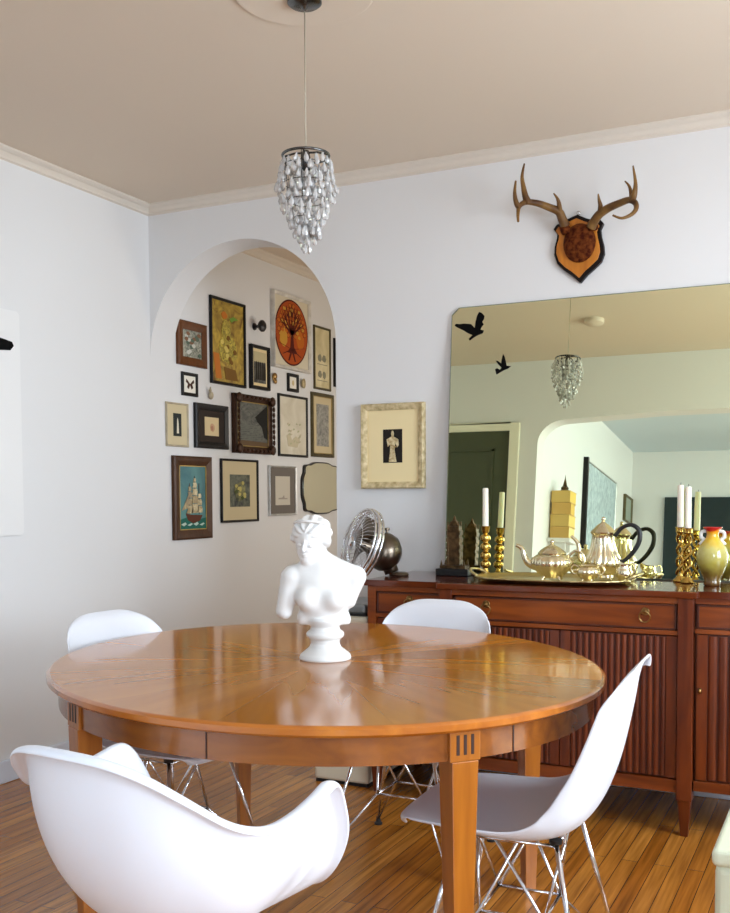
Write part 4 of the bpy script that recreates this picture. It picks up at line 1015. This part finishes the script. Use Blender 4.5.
# framed statue print on the back wall
A, B, D = at(360, 404.5, 1, YB-.03), at(360, 488.8, 1, YB-.03), at(423.3, 446, 1, YB-.03)
def ps(p, w, h, y):
    p.poly([(-.10*w, .55*h), (.10*w, .55*h), (.16*w, .72*h), (.10*w, .90*h), (-.06*w, .92*h), (-.14*w, .75*h)], y, 1)
    p.poly([(-.62*w, .40*h), (-.12*w, .56*h), (.12*w, .56*h), (.60*w, .40*h), (.66*w, .05*h), (.48*w, -.10*h), (.28*w, .18*h), (.22*w, -.25*h), (.42*w, -.96*h), (-.40*w, -.96*h), (-.25*w, -.25*h), (-.25*w, .10*h), (-.50*w, -.05*h)], y, 1)
    p.poly([(-.25*w, .02*h), (.40*w, -.10*h), (.35*w, -.02*h), (-.20*w, .10*h)], y-.0005, 2)
wall_frame('framed_print', 'small print of a pale statue in distressed cream-gold frame on back wall', 'picture', ((A.x+D.x)/2, YB-.0005, (A.z+B.z)/2), 0, D.x-A.x, A.z-B.z, .030, .032, mat('frame_distressed', (.72, .60, .36), .55, .1, bump=.6, bscale=60, dark=(.42, .32, .15), vscale=45),
           matb=(.077, .085), matm=C('cream_mat', (.84, .70, .40)), pic=C('print_black', (.018, .014, .012)), paint=ps, motif=(ramp_mat('statue_pale', [(.35, .22, .07), (.66, .50, .22), (.78, .68, .42)], 60), C('statue_shade', (.40, .28, .12))))
# white panel with a black bird on the left wall
P1 = at(19.5, 312, 0, XL+.02); P2 = at(24, 535, 0, XL+.02)
y1 = P1.y; y0 = y1-.95; z1, z0 = P1.z, P2.z; r_ = .02
o_ = []
for cx, cz, a0 in ((y1-r_, z1-r_, 0), (y0+r_, z1-r_, PI/2), (y0+r_, z0+r_, PI), (y1-r_, z0+r_, 1.5*PI)):
    o_ += [(cx+r_*math.cos(a0+PI/2*i/6), cz+r_*math.sin(a0+PI/2*i/6)) for i in range(7)]
cy_, cz_ = (y0+y1)/2, (z0+z1)/2
pn_ = thing('wall_panel', 'white rounded-corner panel with a black bird on the left wall', 'panel', (XL, cy_, cz_))
m = MB(); m.prism([(a-cy_, b-cz_) for a, b in o_], 0, .018, 'x'); m.build('board', PANELW, pn_, bevel=.003)
q = at(14, 346, 0, XL+.02); qx, qz = q.y-cy_, q.z-cz_
m = MB(); m.prism([(qx, qz), (qx-.01, qz+.016), (qx-.05, qz+.022), (qx-.12, qz+.030), (qx-.22, qz+.07), (qx-.30, qz+.16), (qx-.33, qz+.15), (qx-.31, qz+.02), (qx-.40, qz-.03), (qx-.52, qz-.10), (qx-.48, qz-.13), (qx-.34, qz-.10), (qx-.2, qz-.06), (qx-.08, qz-.026), (qx-.02, qz-.020)], .018, .0195, 'x')
m.build('bird_silhouette', DECAL, pn_)

# ------------------------------------------------------------------ antler mount
def ac(cx, cy, d): return at(500+cx/4.5625, 150+cy/4.5625, 1, YB-d)
ct = ac(362, 440, 0)
an = thing('antler_mount', 'brown deer antlers on a black-edged honey wooden shield above the mirror', 'antlers', ct)
def loc(p): return tuple(Vector(p)-ct)
so = [(358,298),(378,306),(400,315),(428,322),(462,318),(480,338),(466,368),(470,400),(480,440),(483,478),(470,515),(440,545),(405,575),(372,614),(335,582),(295,555),(265,525),(252,485),(254,445),(264,410),(266,388),(248,366),(262,345),(285,335),(305,322),(335,308)]
def shield(pts, sc, dx=0):
    P = [ac(362+(x-362)*sc+dx, 440+(y-440)*sc, 0) for x, y in pts]; return [(p.x-ct.x, p.z-ct.z) for p in P]
m = MB(); m.prism(shield(so, .985), -.022, 0, 'y'); s_ = m.build('shield', SHB, an, bevel=.004)
m = MB(); m.prism(shield(so, .86, -3), -.027, -.022, 'y'); m.build('shield_face', SHO, an, bevel=.002)
c1 = ac(360, 422, .04); c1 = Vector(loc(c1))
m = MB(); m.ell((c1.x, -.030, c1.z), (.066, .030, .078), 28); m.tube([(c1.x-.052, -.035, c1.z+.050), (c1.x-.060, -.055, c1.z+.072)], [.022, .019], 14); m.tube([(c1.x+.055, -.035, c1.z+.050), (c1.x+.058, -.055, c1.z+.072)], [.022, .019], 14)
m.build('velvet_skullcap', VELVET, an, smooth=True)
def tine(pts, r0, r1, m, n=6):
    r0, r1 = r0*1.15, r1*1.2; P = cr([loc(ac(x, y, d)) for x, y, d in pts], n); k = len(P)
    m.tube(P, [r0+(r1-r0)*(i/(k-1))**1.15 for i in range(k)], 12)
m = MB()
tine([(300,350,.05),(285,318,.06),(268,282,.075),(225,262,.10),(170,243,.13),(118,238,.16),(88,258,.19),(82,292,.21),(83,326,.23)], .017, .004, m)
tine([(130,242,.155),(117,215,.165),(107,170,.17),(101,120,.17),(111,62,.165)], .0135, .0025, m)
tine([(88,262,.19),(74,240,.20),(67,195,.205),(72,140,.205)], .011, .003, m)
tine([(272,285,.075),(270,250,.095),(262,222,.11),(244,197,.12)], .0105, .002, m)
m.build('antler', ANTLER, an, smooth=True)
m = MB()
tine([(415,355,.05),(430,325,.06),(455,292,.075),(495,265,.10),(545,243,.13),(590,228,.155),(618,243,.18),(620,270,.20),(598,295,.22),(555,311,.235),(513,297,.245)], .017, .003, m)
tine([(600,235,.16),(613,200,.175),(618,150,.18),(607,72,.17)], .0125, .0022, m)
tine([(600,222,.16),(597,190,.15),(588,163,.145),(570,142,.14)], .008, .002, m)
tine([(457,288,.075),(458,255,.095),(452,228,.105),(448,200,.115)], .0105, .002, m)
m.build('antler', ANTLER, an, smooth=True)
m = MB(); m.tube([(loc(ac(358+8*math.cos(a), 287+8*math.sin(a), .012))) for a in [2*PI*i/20 for i in range(20)]], .002, 8, closed=True); m.build('hanging_ring', CHROME, an, smooth=True)

# ------------------------------------------------------------------ pendant chandelier
ch = thing('pendant_chandelier', 'crystal teardrop pendant lamp hanging over the table', 'chandelier', (-1.47, 2.64, H-.006))
zt_ = 2.194-(H-.006)
m = MB(); m.lathe([(0, 0), (.050, 0), (.050, -.008), (.042, -.014), (.012, -.018), (.005, -.026), (0, -.026)], 36); m.build('ceiling_canopy', CANOPY, ch, smooth=40)
m = MB(); m.tube([(0, 0, -.03), (0, 0, zt_-.01)], .0022, 8); m.build('cord', CORD, ch, smooth=True)
m = MB()
m.tube([(.068*math.cos(a), .068*math.sin(a), zt_-.004) for a in [2*PI*i/40 for i in range(40)]], .0042, 8, closed=True)
for k in range(4):
    a = k*PI/2+.3; m.tube([(0, 0, zt_+.004), (.035*math.cos(a), .035*math.sin(a), zt_+.004), (.068*math.cos(a), .068*math.sin(a), zt_-.004)], .003, 6)
m.lathe([(0, .012), (.010, .010), (.014, -.01), (.013, -.045), (0, -.05)], 20, T=Matrix.Translation((0, 0, zt_)))
for zz, rr in ((-.035, .076), (-.085, .072), (-.135, .060), (-.185, .042)):
    m.tube([(rr*.9*math.cos(a), rr*.9*math.sin(a), zt_+zz) for a in [2*PI*i/32 for i in range(32)]], .0012, 6, closed=True)
    for k in range(4): a = k*PI/2+.3; m.tube([(rr*.9*math.cos(a), rr*.9*math.sin(a), zt_+zz), (.068*math.cos(a)*.9, .068*math.sin(a)*.9, zt_)], .0009, 5)
m.build('metal_frame', CANOPY, ch, smooth=True)
cm_ = MB(); n = 6
cm_.lathe([(0, 0), (.0035, -.003), (.0035, -.006), (.0075, -.016), (.0085, -.022), (.006, -.029), (0, -.033)], n)
proto = None; tiers = []
for zz, rr, k in ((-.012, .070, 16), (-.035, .080, 18), (-.060, .083, 18), (-.087, .082, 18), (-.114, .076, 16), (-.140, .067, 14), (-.164, .056, 12), (-.188, .045, 10), (-.212, .033, 8), (-.236, .021, 5), (-.258, .008, 3)):
    for i in range(k):
        a = 2*PI*(i+random.random()*.5)/k; tiers.append((rr*random.uniform(.93, 1.05), a, zz+random.uniform(-.006, .006)))
# nearest to the camera first
cdir = math.atan2(-2.64, 1.47)
tiers.sort(key=lambda q: -math.cos(q[1]-cdir)*q[0]-.02*(q[2] < -.2))
for i, (rr, a, zz) in enumerate(tiers[:100]):
    if proto is None:
        proto = cm_.build('crystal_drop', CRYSTAL, ch); o = proto
    else:
        o = proto.copy(); COL.objects.link(o); o.parent = ch
    o.location = (rr*math.cos(a), rr*math.sin(a), zt_+zz); o.rotation_euler = (random.uniform(-.25, .25), random.uniform(-.25, .25), a); s_ = random.uniform(.75, 1.05); o.scale = (s_, s_, s_)
m = MB(); pv, pf_ = cm_.v, cm_.f
for rr, a, zz in tiers[100:]+[(random.uniform(.02, .05)*(1+.2/.26*q), random.uniform(0, 2*PI), q) for q in [-.02-.2*random.random() for _ in range(70)]]:
    T = Matrix.Translation((rr*math.cos(a), rr*math.sin(a), zt_+zz)) @ Matrix.Rotation(random.uniform(-.3, .3), 4, 'X') @ Matrix.Rotation(a, 4, 'Z')
    m.add(pv, pf_, 0, T)
o = m.build('inner_crystal_drops', CRYSTAL, ch, weld=False); o['kind'] = 'stuff'

# ------------------------------------------------------------------ cabinet left of the sideboard, box at lower right
cb = thing('cream_cabinet', 'cream painted cabinet between the arch and the sideboard', 'cabinet', (-1.905, 3.86, 0))
m = MB(); m.box((-.125, -.185, .012), (.125, .20, .70)); m.build('body', CREAMBOX, cb, bevel=.012)
m = MB(); m.box((-.12, -.18, 0), (.12, .19, .012)); m.build('plinth', BLACK, cb)
m = MB(); m.box((-.105, -.191, .10), (.105, -.183, .66)); d_ = m.build('door', CREAMBOX, cb, bevel=.004)
m = MB(); m.ell((.085, -.198, .42), (.008, .010, .008), 12); m.build('knob', CHROME, d_, smooth=True)
rd = thing('metal_case', 'flat grey and black metal case lying on the cream cabinet', 'case', (-1.905, 3.84, .70))
m = MB(); m.box((-.10, -.13, .008), (.10, .15, .05)); m.build('body', mat('grey_metal', (.30, .32, .32), .3, .6), rd, bevel=.012)
m = MB(); m.box((-.104, -.134, 0), (.104, .154, .010)); m.build('base', BLACK, rd)
q = at(709, 848, 1, 2.05)
bx_ = thing('storage_box', 'pale green-cream rounded box at the lower right corner', 'box', (q.x+.21, 2.05, 0), .0)
m = MB(); m.box((-.20, .0, .0), (.20, .34, q.z-.03)); m.build('body', GREENBOX, bx_, bevel=.02, seg=4)
m = MB(); m.box((-.205, -.006, q.z-.035), (.205, .346, q.z)); m.build('lid', GREENBOX, bx_, bevel=.012, seg=4)

# ------------------------------------------------------------------ mirrored room
Tm = struct
sh = thing('wall_shelf', 'white floating shelf on the left wall of the mirrored room', 'shelf', (LX0, .66, 1.37))
m = MB(); m.box((0, -.11, 0), (.17, .11, .03)); m.build('board', PANELW, sh, bevel=.003)
m = MB(); m.box((0, -.08, -.06), (.13, -.06, 0)); m.build('bracket', PANELW, sh)
m = MB(); m.box((0, .06, -.06), (.13, .08, 0)); m.build('bracket', PANELW, sh)
zz = 1.40; cols = ((.72, .50, .10), (.66, .43, .08), (.74, .54, .15), (.78, .62, .26)); wh = ('top', 'second', 'third', 'bottom')
for i in range(4):
    k = 3-i; hh = .09
    bk = thing('book', 'thick yellow-edged book, %s of the stack seen in the mirror' % wh[k], 'book', (LX0+.085, .66, zz+.0005), random.uniform(-.08, .08), 'yellow books stacked on the wall shelf')
    m = MB(); m.box((-.088, -.105, .004), (.088, .108, hh-.006)); m.build('pages', mat('pages_%d' % i, cols[k], .7), bk)
    m = MB(); m.box((-.092, -.112, 0), (.092, .112, .004)); m.box((-.092, -.112, hh-.006), (.092, .112, hh-.002)); m.box((-.092, .108, .004), (.092, .112, hh-.006)); m.build('cover', mat('cover_%d' % i, (.62, .42, .12) if i % 2 else (.58, .36, .10), .5), bk)
    bk.scale = (.78, .72, 1); zz += hh
fg = MB(); fg.lathe([(0, 0), (.035, 0), (.036, .008), (.026, .020), (.030, .032), (.016, .048), (.012, .070), (.004, .100), (0, .135)], 16)
tag(fg.build('spire_figurine', BRONZE, loc=(LX0+.085, .65, zz), smooth=30), 'dark spired figurine on top of the yellow books in the mirror', 'figurine')
t = wall_frame('framed_poster', 'large pale blue script poster with a black left rod seen in the mirror', 'poster', (LX0, -.86, 1.58), PI/2, 1.22, 1.22, .012, .02, FM['silver'], pic=ramp_mat('script_poster', [(.16, .22, .26), (.62, .74, .80), (.70, .82, .88)], 16, sc3=(6, 1, 1)))
m = MB(); m.box((.60, -.04, -.62), (.64, 0, .62)); m.build('side_rod', FM['black'], t)
t = wall_frame('framed_picture', 'small grey picture in dark frame deep in the mirrored room', 'picture', (LX0, -2.03, 2.02), PI/2, .34, .26, .02, .03, FM['olive'], pic=C('small_grey', (.30, .34, .30)))

# ------------------------------------------------------------------ light
def area(name, loc, size, rot, power, col):
    l = bpy.data.lights.new(name, 'AREA'); l.shape = 'RECTANGLE'; l.size, l.size_y = size; l.energy = power; l.color = col
    o = bpy.data.objects.new(name, l); COL.objects.link(o); o.location = loc; o.rotation_euler = rot; return o
area('daylight_dining', (XR+.30, (W1[0]+W1[1])/2, 1.50), (1.8, 1.6), (0, PI/2, 0), 120, (.80, .90, 1.0))
area('daylight_living_right', (LX1+.30, (W2[0]+W2[1])/2, 1.65), (2.0, 1.5), (0, PI/2, 0), 225, (.74, .86, 1.0))
area('daylight_living_rear', ((W3[0]+W3[1])/2, LY0-.30, 1.65), (1.9, 1.5), (PI/2, 0, 0), 110, (.76, .87, 1.0))
area('nook_fill', (NX1+.30, (W4[0]+W4[1])/2, 1.5), (1.7, 1.3), (0, PI/2, 0), 21, (1.0, .88, .70))  # warm fill added to brighten the nook, source out of view
w = bpy.data.worlds.new('sky'); S.world = w; w.use_nodes = True
w.node_tree.nodes['Background'].inputs[0].default_value = (.75, .86, 1, 1); w.node_tree.nodes['Background'].inputs[1].default_value = 1.2
vs_ = S.view_settings; vs_.view_transform = 'Standard'; vs_.look = 'None'; vs_.gamma = 1; vs_.exposure = 0.25; vs_.use_curve_mapping = False
S.cycles.max_bounces = 10; S.cycles.diffuse_bounces = 5; S.cycles.glossy_bounces = 5; S.cycles.transmission_bounces = 8
S.cycles.use_denoising = True; S.cycles.caustics_reflective = True; S.cycles.caustics_refractive = False; S.cycles.sample_clamp_indirect = 6
